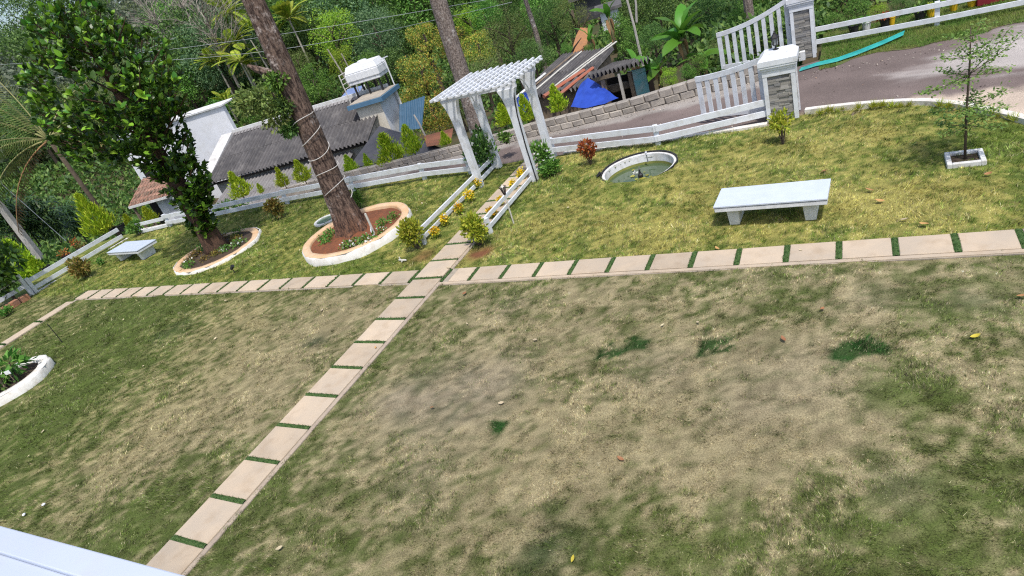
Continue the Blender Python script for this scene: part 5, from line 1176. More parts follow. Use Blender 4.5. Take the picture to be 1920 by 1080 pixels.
# ---- bare twiggy trees on the slope
def bare_tree(px_, py_, Y, h, seed, label, n=26, lean=0):
    c = PY(px_, py_, Y); zb = c.z-h*.5; t = thing('bare_tree', label, 'tree', (c.x, c.y, zb), 'leafless trees on the slope'); rd = random.Random(seed)
    tk = MB(); tk.tube([(0, 0, -2), (.1, 0, h*.35), (.15, .1, h*.6)], [.13, .09, .04], 6); put('trunk', tk, M['twig'], t, local=True)
    mb = MB()
    for k in range(n):
        z = rd.uniform(.05, .6)*h; a = rd.uniform(0, 6.28); l = rd.uniform(.25, .55)*h; e = rd.uniform(.5, 1.3)
        p = Vector((.1, .05, z)); d = Vector((math.cos(a)*math.cos(e)+lean, math.sin(a)*math.cos(e), math.sin(e))); pts = [p]
        for q in range(4): d = (d+Vector((rd.uniform(-.25, .25), rd.uniform(-.25, .25), rd.uniform(-.2, .2)))).normalized(); pts.append(pts[-1]+d*l/4)
        mb.tube(pts, [.05, .04, .03, .02, .012], 4)
        for q in (2, 3, 3): d2 = (d+Vector((rd.uniform(-1, 1), rd.uniform(-1, 1), rd.uniform(-.3, .6)))).normalized(); mb.tube([pts[q], pts[q]+d2*l*.3, pts[q]+d2*l*.5+Vector((0, 0, -.1))], [.025, .016, .008], 4)
    put('branches', mb, M['twig'], t, local=True)['kind'] = 'stuff'
bare_tree(385, 40, 43, 8, 3, 'leafless twiggy tree above the power line, left of the areca palms', 42, .3); bare_tree(295, 48, 50, 9, 4, 'leafless grey tree high on the slope above the jackfruit crown', 40); bare_tree(345, 25, 47, 8, 8, 'leafless grey tree at the top edge between the other two bare ones', 36, .2)

# ---- palms
def frond_mesh(name, m, n=26, ln=1.0, lw=.30, curve=.5, w=.035, vshape=.5, rach=M['pvc'], droop=.3):
    rach = M['frondrib'] if rach is M['pvc'] else rach; mb = MB(); pts = [Vector((0, s*ln, ln*(.25*s-curve*s*s))) for s in np.linspace(0, 1, 10)]
    P, D, N_ = [], [], []
    for k in range(n):
        s = .12+.88*k/(n-1); p = np.array([0, s*ln, ln*(.25*s-curve*s*s)]); tn = nrm(np.array([0, 1, .25-2*curve*s]))
        for sd in (-1, 1): P.append(p); D.append(np.array([sd*.85, .45, vshape*.4-droop])+tn*.25); N_.append(np.array([-sd*.3, 0, 1]))
    P, D, N_ = map(np.array, (P, D, N_)); sl = np.repeat(np.sin(np.linspace(.12, 1, n)*math.pi*.93)**.6, 2)*lw
    return quads_mesh(name, leaf_quads(P, D, N_, np.maximum(sl, .05), w, .0), m), mb.tube(pts, [.0075*ln*(1-.8*i/9)+.002 for i in range(10)], 5).mesh(name+'_rib', rach, True)
M['frondrib'] = mat('frond_rib', (.30, .30, .12), (.25, .24, .10), 4)
FA = [frond_mesh('frond', L['areca'], 30, 1, .34, c, .05, droop=.45) for c in (.35, .6, .95)]
FCo = [frond_mesh('frond', L['palm'], 38, 1, .22, c, .013, droop=.9) for c in (.35, .6)]
FDead = frond_mesh('frond', M['deadfrond'], 30, 1, .16, .5, .010, droop=1.2, rach=M['deadfrond'])
def palm(name, label, c, fr, n, size, trunk_r, base, bk='palebark', group=None, elev=(.15, 1.0), az=None):
    t = thing(name, label, 'palm', (c.x, c.y, base), group); h = c.z-base
    put('trunk', MB().tube([(.05, 0, 0), (0, .04, h*.5), (0, 0, h)], [trunk_r*1.2, trunk_r, trunk_r*.85], 8), M[bk], t, local=True, smooth=True)
    for k in range(n):
        a = az[k] if az else 6.283*k/n+random.uniform(-.3, .3); e = random.uniform(*elev); f = random.choice(fr); s = size*random.uniform(.8, 1.12)
        o = link('frond', f[0], t, (0, 0, h), Euler((e, 0, a)), (s, s, s)); link('midrib', f[1], o)
    return t
for i, (px_, py_, Y, s, lab) in enumerate(((432, 25, 46, 2.6, 'areca palm at the top edge, topmost of the group left of the big trunk'), (440, 85, 44, 2.4, 'areca palm second from the top left of the big trunk'), (452, 118, 42, 2.2, 'areca palm with a bright crown close left of the big trunk'), (405, 118, 43, 2.4, 'areca palm with drooping fronds, leftmost above the white building'), (543, 38, 47, 2.3, 'areca palm with hanging yellow fronds right of the big trunk'), (470, 60, 50, 2.4, 'areca palm partly behind the big trunk near the top'), (425, 190, 40, 1.6, 'young areca palm behind the top of the white building'))):
    c = PY(px_, py_, Y); palm('areca_palm', lab, c, FA, 16, s*.85, .085, float(terrain(c.x, c.y)), group='areca palms among the trees', elev=(-.1, 1.1))
for px0, py0, px1, py1, Y, lab in ((614, 92, 656, 162, 38, 'slender pale pole trunk left of the water tank'), (640, 100, 690, 200, 43, 'slender pale areca trunk behind the solar panel'), (448, 172, 478, 232, 41, 'slender pale trunk behind the grey roof, left of the big trunk'), (500, 190, 520, 222, 41, 'short slender pale trunk behind the grey roof ridge'), (470, 75, 500, 125, 43, 'slender pale trunk beside the big trunk near the top'), (776, 215, 795, 250, 27, 'thin pale pole standing beside the red earth clearing'), (1173, -10, 1203, 112, 26, 'tall thin pale pole behind the small shed'), (1190, -10, 1193, 30, 30, 'thin pale sapling stem right of the tall pole at the top edge')):
    a, b = PY(px1, py1, Y), PY(px0, py0, Y); prop(put('slender_trunk', MB().tube([b, (a+b)/2+Vector((.03, 0, 0)), a, a+(a-b)*.3], [.05, .06, .07, .07] if Y > 30 else [.045, .05, .055, .055], 6), M['palebark'] if Y > 30 else M['pole']), lab, 'trunk', 'slender pale trunks and poles')
c = PY(1128, 38, 25); 
q = PY(1003, 60, 34); t = thing('pale_trunk_tree', 'thin tree with a whitish mottled trunk above the pergola', 'tree', (q.x, q.y, q.z-5)); put('trunk', MB().tube([(0, 0, 0), (.05, 0, 5), (-.1, 0, 8)], [.16, .14, .11], 8), M['bark_grey'], t, local=True); link('crown', crown_kind(('olive', 1)), t, (0, 0, 9.4), (0, 0, 1), (2.2, 2.2, 1.8))
q = PY(1403, 20, 26); t = thing('mottled_trunk_tree', 'thin tree with a dark mottled trunk behind the far gate leaf', 'tree', (q.x, q.y, q.z-3)); put('trunk', MB().tube([(0, 0, 0), (.02, 0, 3), (0, 0, 7)], [.2, .17, .13], 9), M['bark_grey'], t, local=True); link('crown', crown_kind(('mid', 1)), t, (0, 0, 9.5), (0, 0, 1), (2.4, 2.4, 2))
# coconut palm at the left edge
def D_at(px_, py_, dist): d = ray(px_, py_); t_ = dist/math.hypot(d[0], d[1]); return Vector((d[0]*t_, d[1]*t_, CAMH+d[2]*t_))
c = D_at(92, 262, 34); t = thing('coconut_palm', 'coconut palm with arching pale fronds at the left edge', 'palm', (c.x, c.y, float(terrain(c.x, c.y))-.2)); h = c.z-t.location.z
put('trunk', MB().tube([(.3, .2, 0), (.1, .05, h*.5), (0, 0, h)], [.13, .10, .09], 9), M['darkbark'], t, local=True, smooth=True)
rgt = Vector((RT[0], RT[1], 0)).normalized(); bck = Vector((FW[0], FW[1], 0)).normalized()
for ang, e, s, kind in ((2.55, 1.0, 4.6, 0), (3.05, .55, 5.2, 0), (3.3, .15, 5.4, 1), (2.2, 1.25, 4.0, 0), (3.5, -.15, 4.6, 1), (3.7, -.5, 4.4, 9), (.3, .35, 3.2, 1), (-.2, -.2, 3.0, 9), (4.4, .3, 3.5, 0), (1.4, .5, 4, 0), (5.3, .1, 3.6, 1), (2.9, .85, 4.6, 0)):
    dirv = rgt*math.cos(ang)+bck*math.sin(ang)*.5; a = math.atan2(dirv.y, dirv.x)-math.pi/2
    f = FDead if kind == 9 else FCo[kind]; o = link('frond', f[0], t, (0, 0, h), Euler((e, 0, a)), (s, s, s)); link('midrib', f[1], o)
# strappy dark plants left
def strap(name, label, c, r_, n, m, ln, w, seed, group=None):
    g = np.random.default_rng(seed); VV = []
    mbv = []
    for k in range(n):
        hh = g.uniform(.1, 1.0)*r_; a = g.random()*6.28; e = g.uniform(.2, 1.1); d = np.array([math.cos(a)*math.cos(e), math.sin(a)*math.cos(e), math.sin(e)]); p = np.array([g.normal(0, .18*r_), g.normal(0, .18*r_), hh]); l = ln*g.uniform(.7, 1.2); S = nrm(np.cross(d, [0, 0, 1]))*w/2
        pr = p; ws = [.6, 1, .8, .15]
        for s_ in range(3):
            d2 = nrm(d+np.array([0, 0, -.55*s_])); q = pr+d2*l/3; VV.append([pr-S*ws[s_], pr+S*ws[s_], q+S*ws[s_+1], q-S*ws[s_+1]]); pr = q
    t = thing(name, label, 'plant', tuple(c), group); link('leaves', quads_mesh('leaves', np.array(VV), m), t); put('stem', MB().tube([(0, 0, -.3), (.02, .02, r_*.6)], [.05, .03], 6), M['darkbark'], t, local=True); return t
for i, (px_, py_, Y, r_, lab) in enumerate(((105, 440, 15.6, 2.0, 'tall strappy dark plant between the utility pole and the stay wire'), (60, 440, 15, 1.9, 'strappy dark plant left of the utility pole'), (150, 435, 17.5, 1.8, 'strappy dark plant right of the stay wire'), (20, 430, 14, 1.8, 'strappy dark plant at the left edge behind the cypress'))):
    c = PY(px_, py_, Y); strap('strap_leaf_plant', lab, (c.x, c.y, c.z-.4), r_, 330, L['strap'], 1.1, .08, 40+i, 'strap-leaved plants beyond the left fence')

# ---- banana plants
def banana_leaf(seed):
    rd = random.Random(seed); mb = MB(); n = 9
    for i in range(n+1):
        s = i/n; y = s; z = .35*s-.62*s*s; w = .17*math.sin(math.pi*min(1, s*.92+.06))**.55*(1 if i < n else .15)
        for k, (x, dz) in enumerate(((-w, .05*w/.17+rd.uniform(-.02, .02)), (0, 0), (w, .05*w/.17+rd.uniform(-.02, .02)))): mb.v.append((x, y+rd.uniform(-.01, .01), z+dz))
    mb.f = [(i*3+k, i*3+k+1, (i+1)*3+k+1, (i+1)*3+k) for i in range(n) for k in range(2)]
    return mb.mesh('leaf', L['banana'], True)
BL_ = [banana_leaf(i) for i in range(3)]
BDEAD = MB(); BDEAD.v = [(x*(.5+.5*math.sin(i)), -.0+i*.02, -i*.14) for i in range(7) for x in (-.06, .06)]; BDEAD.f = [(2*i, 2*i+1, 2*i+3, 2*i+2) for i in range(6)]; BDEAD = BDEAD.mesh('dead_leaf', M['deadfrond'])
def banana(label, c, base, n, s, stem=.13, az0=0, group='banana plants', elev=(.15, 1.15)):
    t = thing('banana_plant', label, 'banana plant', (c.x, c.y, base), group); h = c.z-base
    put('stem', MB().tube([(0, 0, 0), (.02, 0, h*.6), (0, 0, h)], [stem, stem*.8, stem*.5], 9), mat('banana_stem', (.24, .20, .11), (.13, .12, .05), 5, .8) if 'banana_stem' not in bpy.data.materials else bpy.data.materials['banana_stem'], t, local=True, smooth=True)
    for k in range(n):
        a = az0+6.283*k/n+random.uniform(-.25, .25); e = random.uniform(*elev); q = s*random.uniform(.8, 1.1); link('leaf', BL_[k % 3], t, (0, 0, h-.1*(k % 3)), Euler((e, random.uniform(-.4, .4), a)), (q*1.05, q, q))
    for k in range(4): a = k*1.7+.4; link('dead_leaf', BDEAD, t, (.1*math.cos(a), .1*math.sin(a), h*.92), Euler((0, 0, a)), (1.3, 1.3, h*.7))
    return t
c = PY(1277, 68, 20.8); banana('big banana plant with broad arching leaves behind the block wall', c, -.45, 11, 1.08, .12, .2)
c = PY(1318, 108, 20.3); banana('small leaning banana sucker right of the big banana plant', c, -.45, 5, .9, .08, 1)
c = PY(1232, 128, 20.6); banana('young banana plant left of the big one', c, -.6, 5, .8, .08, 2)
c = PY(1105, 70, 26.5); banana('banana plant with one upright yellow-green leaf above the shed roof', c, c.z-1.2, 4, .75, .08, .6, elev=(.8, 1.4))
c = PY(1140, 30, 28); banana('banana plant high above the tall pole at the top edge', c, c.z-1.6, 4, .8, .08, 1.6, elev=(.6, 1.3))
c = PY(1190, 120, 23); banana('banana plant with drooping leaves just behind the small shed', c, c.z-1.0, 5, .8, .08, .9)

rgt = Vector((RT[0], RT[1], 0)).normalized(); bck = Vector((FW[0], FW[1], 0)).normalized()
# ---- big bare trunk (silver oak) in its ring, tall mottled trunk over the road
def big_trunk(name, label, c, prof, m, seed, crown_z, crown_r, ridge=.10, lean=(0, 0)):
    x0, y0, z0 = c; t = thing(name, label, 'tree', c); rd = random.Random(seed); mb = MB(); n = 28; zs = []
    n = 84; zz = np.concatenate([np.arange(0, 6.6, .055), np.arange(6.6, prof[-1][0]+.1, .8)]); rr = np.interp(zz, [p[0] for p in prof], [p[1] for p in prof]); ph_ = [rd.uniform(0, 6.28) for _ in range(5)]; zs = list(zz)
    A_ = np.arange(n)*6.2832/n; ZZ, AA = np.meshgrid(zz, A_, indexing='ij'); RR = rr[:, None]; K = np.clip(1-ZZ/1.6, 0, 1)
    ridged = 1-2*np.abs(fbm(np.cos(AA)*1.0+np.sin(AA)*.2+20+seed, np.sin(AA)*1.0+ZZ*.11, .11, 3)-.5)
    w_ = 1+ridge*K*1.6*np.sin(5*AA+ph_[0])+ridge*K*np.sin(8*AA+ph_[1])+.03*np.sin(3*AA+ph_[2]+ZZ*.7)+.02*np.sin(7*AA+ph_[3]+ZZ*1.9)+.085*(ridged-.8)+.04*(fbm(AA*3, ZZ*3, 1, 2)-.5)
    PX_ = RR*w_*np.cos(AA)+.05*np.sin(ZZ*.6+ph_[4]); PY_ = RR*w_*np.sin(AA)+.05*np.cos(ZZ*.5+ph_[4]); PX_ = PX_+rgt.x*(lean[0]+lean[1]*ZZ); PY_ = PY_+rgt.y*(lean[0]+lean[1]*ZZ); mb.v = np.stack([PX_, PY_, ZZ], -1).reshape(-1, 3).tolist()
    for i in range(len(zs)-1):
        for j in range(n): mb.f.append((i*n+j, i*n+(j+1) % n, (i+1)*n+(j+1) % n, (i+1)*n+j))
    put('trunk', mb, m, t, local=True, smooth=True)
    lm = MB(); zt = prof[-1][0]
    for k in range(7):
        a = k*.9+rd.uniform(-.2, .2); l = rd.uniform(2, 3.4); lm.tube([(0, 0, zt-1.2+k*.15), (l*.5*math.cos(a), l*.5*math.sin(a), zt+.6), (l*math.cos(a), l*math.sin(a), zt+1.8)], [.13, .09, .04], 6)
    lm.v = [(a_+rgt.x*lean[1]*zt, b_+rgt.y*lean[1]*zt, c_) for a_, b_, c_ in lm.v]; put('limbs', lm, m, t, local=True)
    for k in range(5):
        a = k*1.26; q = crown_r*.75; link('crown', crown_kind(('olive', k % 3)), t, (q*math.cos(a), q*math.sin(a), crown_z+rd.uniform(-.6, .8)), (0, 0, a), (crown_r*.62, crown_r*.62, crown_r*.45))
    return t
TB = (-11.22-.13*rgt.x, 10.92-.13*rgt.y, .08)
big_trunk('silver_oak', 'tall tree with a thick reddish-brown bare trunk in the red soil ring', TB, [(0, .43), (.25, .36), (.7, .305), (1.5, .285), (3, .265), (4.6, .24), (6.2, .212), (9, .19), (13, .15)], M['bark_red'], 3, 14.2, 3.2, lean=(0, .015))
c3 = PY(889, 246, 19.2); big_trunk('silver_oak', 'tall tree with a grey mottled bare trunk behind the pergola', (c3.x, c3.y, -1.6), [(0, .40), (.6, .34), (1.6, .31), (3, .29), (6, .27), (9, .25), (14, .2)], M['bark_grey'], 8, 15.5, 3.0, .05, lean=(.05, .055))
# rope light wound round the trunk
hp = []
for k in range(150):
    s = k/149; z = .95+2.35*s; a = s*6.2832*5.5; r_ = .325-.045*s; hp.append((TB[0]+r_*math.cos(a)+.02*math.sin(z*.6), TB[1]+r_*math.sin(a), TB[2]+z+.05*math.sin(a*1.3)))
prop(put('rope_light', MB().tube(hp, .010, 5), M['wire']), 'pale wire of rope light wound round the thick trunk', 'rope light')
# climber leaves high on the trunk
def leafcluster(name, m, seed, n, size, ln, wr=.5, up=.2, droop=.1):
    g = np.random.default_rng(seed); d = nrm(g.normal(0, 1, (n, 3))); P = d*np.array(size)*(.25+.75*g.random((n, 1))); return quads_mesh(name, leaf_quads(P, nrm(d+g.normal(0, .6, (n, 3))-[0, 0, droop]), nrm(g.normal(0, .6, (n, 3))+[0, 0, up]), ln*(.6+.8*g.random(n)), ln*wr*(.7+.6*g.random(n)), .1), m)
q = G(672, 437); pz = Vector((TB[0], TB[1], 0))
cz = zat(pz, 530, 175); t = thing('climbing_plant', 'leafy climber growing on the left side of the thick trunk', 'plant', (TB[0]-.3, TB[1]-.2, cz-1.2))
for (dx, dz, s, sp) in ((-.30, 1.3, .50, 'olive'), (-.12, .8, .42, 'olive'), (.28, 1.5, .26, 'mid'), (-.6, 1.25, .36, 'olive'), (.02, .45, .22, 'dark'), (.16, .95, .28, 'dark')):
    o = rgt*(dx-.02)-bck*.1; link('leaves', leafcluster('leaves', L[sp], int(dx*100+dz*10)+77, 480, (s, s, s*.8), .105), t, (o.x, o.y, dz))
put('stem', MB().tube([(.12, 0, .42), (.10, -.02, .8), (-.02, 0, 1.3)], [.02, .025, .015], 6), M['darkbark'], t, local=True)
sb = zat(pz, 500, 130); put('branch_stub', MB().tube([tuple(pz+Vector((0, 0, sb-.25))), tuple(pz-rgt*.45+Vector((0, 0, sb+.05))), tuple(pz-rgt*.62+Vector((0, 0, sb+.2)))], [.11, .08, .03], 7), M['bark_red'], bpy.data.objects['silver_oak'])

# ---- jackfruit tree
random.seed(5)
JB = (RING1[0]+.05, RING1[1]-.02, .05); gj = np.random.default_rng(17)
t = thing('jackfruit_tree', 'bushy jackfruit tree with glossy dark leaves down its trunk in the left ring', 'tree', JB)
put('trunk', MB().tube([(0, 0, -.1), (0, 0, .25), (.0, .0, .9), (-.05, .03, 2.2), (-.1, 0, 3.6), (-.15, 0, 5), (-.15, 0, 6.4)], [.42, .33, .27, .23, .19, .12, .05], 14), M['bark_jack'], t, local=True, smooth=True)
lm = MB(); perp = rgt
for k in range(26):
    a = k*2.4; z = 1.9+4.3*(k/26); l = (1.7 if 3 < z < 5.6 else .9)*gj.uniform(.7, 1.1); lm.tube([(-.08, 0, z), (l*.5*math.cos(a), l*.5*math.sin(a), z+l*.30), (l*math.cos(a), l*math.sin(a), z+l*.62)], [.04, .025, .008], 5)
put('limbs', lm, M['bark_jack'], t, local=True)
ELL = []   # (along picture right, towards back, height, radius sideways, radius up, tips)
for dx, z, rx, rz, n in ((-.35, 5.05, 2.15, 1.75, 175), (-.25, 6.35, 1.15, 1.0, 55), (-.65, 3.95, 1.75, 1.0, 85), (.58, 4.5, 1.02, 1.0, 46), (.12, 3.15, .98, .8, 52), (.25, 2.3, .78, .7, 40), (.10, 1.55, .58, .55, 40), (.0, .95, .46, .42, 30), (.45, 1.75, .45, .4, 14)):
    for k in range(int(n*2.45)):
        d = gj.normal(0, 1, 3); d /= np.linalg.norm(d); r_ = .35+.65*gj.random()**.5
        off = rgt*(dx+d[0]*rx*r_)+bck*(d[1]*rx*.95*r_); ELL.append((np.array([off.x, off.y, z+d[2]*rz*r_]), np.array([*(rgt*d[0]+bck*d[1])[:2], d[2]]), r_))
tw = MB(); leaves = []
for p, d, r_ in ELL:
    ax = nrm(d*np.array([.75, .75, .45])+np.array([0, 0, .75])); nl = gj.integers(6, 10); p0 = p-ax*.32
    if r_ > .8: tw.tube([tuple(p0), tuple(p+ax*.02)], [.012, .006], 4, False)
    for k in range(nl):
        a = 6.283*k/nl+gj.uniform(-.4, .4); b1 = nrm(np.cross(ax, [1, .2, .1])); b2 = np.cross(ax, b1); spread = gj.uniform(.25, 1.15)
        D = nrm(ax*math.cos(spread)+(b1*math.cos(a)+b2*math.sin(a))*math.sin(spread)); N_ = nrm(ax*.8+np.array([0, 0, .5])-D*.3+gj.normal(0, .25, 3)); N_ = nrm(N_-D*np.dot(N_, D))
        leaves.append((p-ax*gj.uniform(0, .22), D, N_, gj.uniform(.12, .205), r_+.0*d[2], p[2]))
put('twigs', tw, M['bark_jack'], t, local=True)['kind'] = 'stuff'
cl_ = np.array([JB[0], JB[1], JB[2]]); toc = nrm(np.array([0, 0, CAMH])-cl_-np.array([0, 0, 4]))
score = np.array([np.dot(l[0]-np.array([0, 0, 4.0]), toc)*.8+l[4]*.8+abs(np.dot(l[2], toc))*1.2+.25*l[5]+gj.uniform(0, 1.0)+l[3]*4 for l in leaves]); order = np.argsort(-score); pick = set(order[:290].tolist())
def jleaf(m, seed):
    rd = random.Random(seed); mb = MB(); n = 6
    for i in range(n+1):
        s = i/n; w = .29*math.sin(math.pi*(.04+.93*s**.85))**.75*(1 if i < n else .3); z = -.10*s*s+rd.uniform(-.01, .01)
        for x in (-w, 0, w): mb.v.append((x, s, z+(.06*abs(x)/.29 if x else 0)))
    mb.f = [(i*3+k, i*3+k+1, (i+1)*3+k+1, (i+1)*3+k) for i in range(n) for k in range(2)]
    return mb.mesh('leaf', m, True)
JL = [jleaf(L['jack'], 1), jleaf(L['jack'], 2), jleaf(L['jack'], 3)]; JBright = jleaf(L['jackbright'], 4)
rest = []
jmats = {}
for i, (p, D, N_, ln_, r_, z) in enumerate(leaves):
    if i in pick:
        y = Vector(D); zz = Vector(N_); x = y.cross(zz).normalized(); zz = x.cross(y)
        o = bpy.data.objects.new('leaf', JBright if (gj.random() < .46 and r_ > .6) else JL[i % 3]); COL.objects.link(o); o.parent = t
        q = ln_*1.12; o.matrix_basis = Matrix(((x.x*q, y.x*q, zz.x*q, p[0]), (x.y*q, y.y*q, zz.y*q, p[1]), (x.z*q, y.z*q, zz.z*q, p[2]), (0, 0, 0, 1)))
    else: rest.append((p, D, N_, ln_))
Pq, Dq, Nq, Lq = map(np.array, zip(*rest)); V_ = leaf_hex(Pq, Dq, Nq, Lq*1.05, Lq*.62); br = gj.random(len(V_)) < .12
o = link('foliage', quads_mesh('foliage', V_[~br], L['jack']), t); o['kind'] = 'stuff'; o = link('highlight_foliage', quads_mesh('highlight_foliage', V_[br], L['jackbright']), t); o['kind'] = 'stuff'  # the brighter share of leaves paints highlights into the crown
print('jack leaves', len(leaves))

# ---- golden cypresses
def cypress_mesh(seed, n=1500):
    g = np.random.default_rng(seed); h = g.random(n)**1.15; prof = np.where(h < .18, .55+h*2.5, 1.0*(1-h)/.82+.04)*.34
    nb = 14; br = g.random(nb)*6.28; bi = g.integers(0, nb, n); a = br[bi]+g.normal(0, .3, n)+h*3; bl_ = g.uniform(.6, 1.25, nb); rr = prof*(.5+.6*g.random(n))*bl_[bi]*(1+.25*np.sin(h*17+bi))
    P = np.stack([rr*np.cos(a), rr*np.sin(a), h*.95+.02], 1); D = np.stack([np.cos(a)*.55, np.sin(a)*.55, np.full(n, .95)], 1)+g.normal(0, .3, (n, 3)); N_ = np.stack([np.cos(a), np.sin(a), 0*a+.3], 1)+g.normal(0, .5, (n, 3))
    return quads_mesh('foliage', leaf_quads(P, nrm(D), nrm(N_), .15*(.6+.8*g.random(n))*(1.1-.5*h), .034*(.7+.6*g.random(n)), .1), L['cypress'])
CY = [cypress_mesh(i) for i in range(4)]
CYT = MB().tube([(0, 0, 0), (0, 0, .5)], [.025, .012], 6).mesh('stem', M['darkbark'])
def cypress(bx, by, base_px, top_px, Y, wid, label, var):
    b = PY(*base_px, Y); tp = zat(b, *top_px); h = tp-b.z; t = thing('golden_cypress', label, 'conifer', (b.x, b.y, b.z), 'golden cypresses along the road')
    o = link('foliage', CY[var % 4], t, (0, 0, 0), (0, 0, var*1.3), (h*wid, h*wid, h)); link('stem', CYT, t, (0, 0, -.1), (0, 0, 0), (h, h, h)); return t
wy = WALLY+.45
for i, (bp, tp, Y, wid, lab) in enumerate((
    ((457, 370), (434, 322), 16.5, 1.0, 'golden cypress left of the big trunk, first in the row behind the fence'), ((492, 362), (484, 343), 16.6, .9, 'smallest golden cypress, between two larger ones left of the trunk'), ((536, 350), (520, 314), 16.8, .95, 'golden cypress just behind the fence, third left of the big trunk'), ((573, 340), (555, 300), 17.0, 1.0, 'golden cypress touching the left side of the big trunk'),
    ((663, 326), (650, 290), 18.3, 1.0, 'small golden cypress just right of the big trunk'), ((738, 306), (712, 252), 18.4, 1.25, 'broad golden cypress before the dark sheet roof'), ((694, 314), (688, 286), 18.2, .9, 'little golden cypress left of the broad one'), ((778, 288), (762, 233), 18.3, .95, 'tall golden cypress right of the dark sheet roof'),
    ((950, 236), (936, 195), 18.4, 1.1, 'golden cypress seen through the pergola, left one'), ((992, 228), (976, 178), 18.4, 1.0, 'golden cypress seen through the pergola, right one'), ((1050, 210), (1035, 160), 18.4, 1.0, 'golden cypress right of the pergola before the shed'), ((838, 272), (832, 245), 18.5, 1.0, 'low golden cypress before the red earth clearing'))):
    cypress(0, 0, bp, tp, Y, wid, lab, i)
for i, (bp, tp, z, wid, lab) in enumerate((((196, 440), (152, 362), -.3, .85, 'tall bright golden cypress beyond the left fence'), ((66, 522), (22, 445), -.4, .8, 'golden cypress left of the fence step'), ((85, 520), (58, 480), -.35, 1.1, 'bushy low golden cypress against the fence step'), ((288, 418), (268, 388), -.5, 1.0, 'yellowish small cypress before the tiled porch'), ((248, 425), (232, 402), -.5, 1.1, 'small yellowish cypress left of the one at the porch'), ((382, 386), (376, 362), -.4, .7, 'narrow golden cypress peeping right of the jackfruit trunk'))):
    b = G(*bp, z); h = zat(b, *tp)-z; t = thing('golden_cypress', lab, 'conifer', (b.x, b.y, z), 'golden cypresses beyond the left fence'); link('foliage', CY[i % 4], t, (0, 0, 0), (0, 0, i), (h*wid, h*wid, h)); link('stem', CYT, t, (0, 0, -.1), (0, 0, 0), (h, h, h))

# ---- small bushes and flowers in the garden
def bush_mesh(m, seed, n=420, ln=.16, wr=.5, up=.5, shape=(1, 1, 1.0)):
    g = np.random.default_rng(seed); ncl = 14; cd = nrm(g.normal(0, 1, (ncl, 3))); cc = cd*.55; k = g.integers(0, ncl, n); d = nrm(g.normal(0, 1, (n, 3))); P = (cc[k]+d*.42*(.5+.6*g.random((n, 1))))*np.array(shape); P[:, 2] = np.maximum(P[:, 2], -.92)
    return quads_mesh('foliage', leaf_quads(P, nrm(d+[0, 0, up]+g.normal(0, .4, (n, 3))), nrm(d*.5+g.normal(0, .5, (n, 3))+[0, 0, .4]), ln*(.6+.8*g.random(n)), ln*wr*(.7+.6*g.random(n)), .1), m)
BM = {}
def bush(name, label, base, top, wpx, m, group=None, z=0, ln=.16, n=420, k=2.1, stem=.25, cat='shrub', seed=1, extra=None, wr=.5):
    ln *= k; n = int(n*1.5); b = G(*base, z); h = zat(b, *top)-z; w = wpx*depth(b)/FPX/2; t = thing(name, label, cat, (b.x, b.y, z), group)
    key = (m, seed, ln, n)
    if key not in BM: BM[key] = bush_mesh(L[m], seed, n, ln, wr)
    hh = h*(1-stem)/2; link('foliage', BM[key], t, (0, 0, h-hh), (0, 0, seed), (w, w, hh*1.05))
    mb = MB()
    for k in range(4): a = k*1.57+.3; mb.tube([(0, 0, -.03), (w*.25*math.cos(a), w*.25*math.sin(a), h*stem), (w*.5*math.cos(a), w*.5*math.sin(a), h*.6)], [.018, .013, .006], 5)
    put('stems', mb, M['darkbark'], t, local=True)
    if extra: o = link('flowers', leafcluster('flowers', L[extra], seed+5, 70, (w*1.1, w*1.1, hh*1.05), .075, .8), t, (0, 0, h-hh)); o['kind'] = 'stuff'
    return t
bush('yellow_green_bush', 'yellow-green clipped bush left of the path before the left fence', (784, 466), (768, 410), 46, 'yellowgreen', 'clipped yellow-green bushes', seed=2, ln=.15, n=700, stem=.15)
bush('yellow_green_bush', 'yellow-green clipped bush standing on the path before the right fence', (900, 460), (888, 400), 48, 'yellowgreen', 'clipped yellow-green bushes', seed=3, ln=.15, n=700, stem=.12)
bush('red_leaf_shrub', 'orange-red leaved shrub before the fence right of the pergola', (1108, 308), (1103, 263), 34, 'orange', seed=4, ln=.22, n=240, stem=.3)
bush('young_shrub', 'small yellow-green shrub at the foot of the near gate pillar', (1468, 270), (1466, 205), 40, 'yellowgreen', seed=5, ln=.20, n=200, stem=.35)
bush('bronze_shrub', 'green and bronze shrub on the lawn between the two tree rings', (524, 412), (517, 370), 34, 'bronze', seed=6, ln=.18, n=360, stem=.15)
bush('bronze_shrub', 'leggy orange and green shrub before the left fence', (166, 520), (150, 470), 42, 'bronze', seed=7, ln=.15, n=420, stem=.1)
bush('green_shrub', 'dark green shrub peeping out right behind the thick trunk', (676, 392), (668, 355), 26, 'mid', seed=8, ln=.18, n=260, stem=.15)
bush('green_shrub', 'small green shrub growing at the corner of the far left fence', (262, 440), (258, 410), 28, 'mid', seed=9, ln=.2, n=220, stem=.15)
bush('green_shrub', 'tiny green shrub under the fence left of the far bench', (190, 496), (188, 484), 16, 'mid', seed=10, ln=.25, n=120, stem=.1)
bush('green_shrub', 'dark green shrub at the fence at the left edge of the lawn', (14, 592), (8, 572), 26, 'mid', seed=11, ln=.2, n=200, stem=.1)
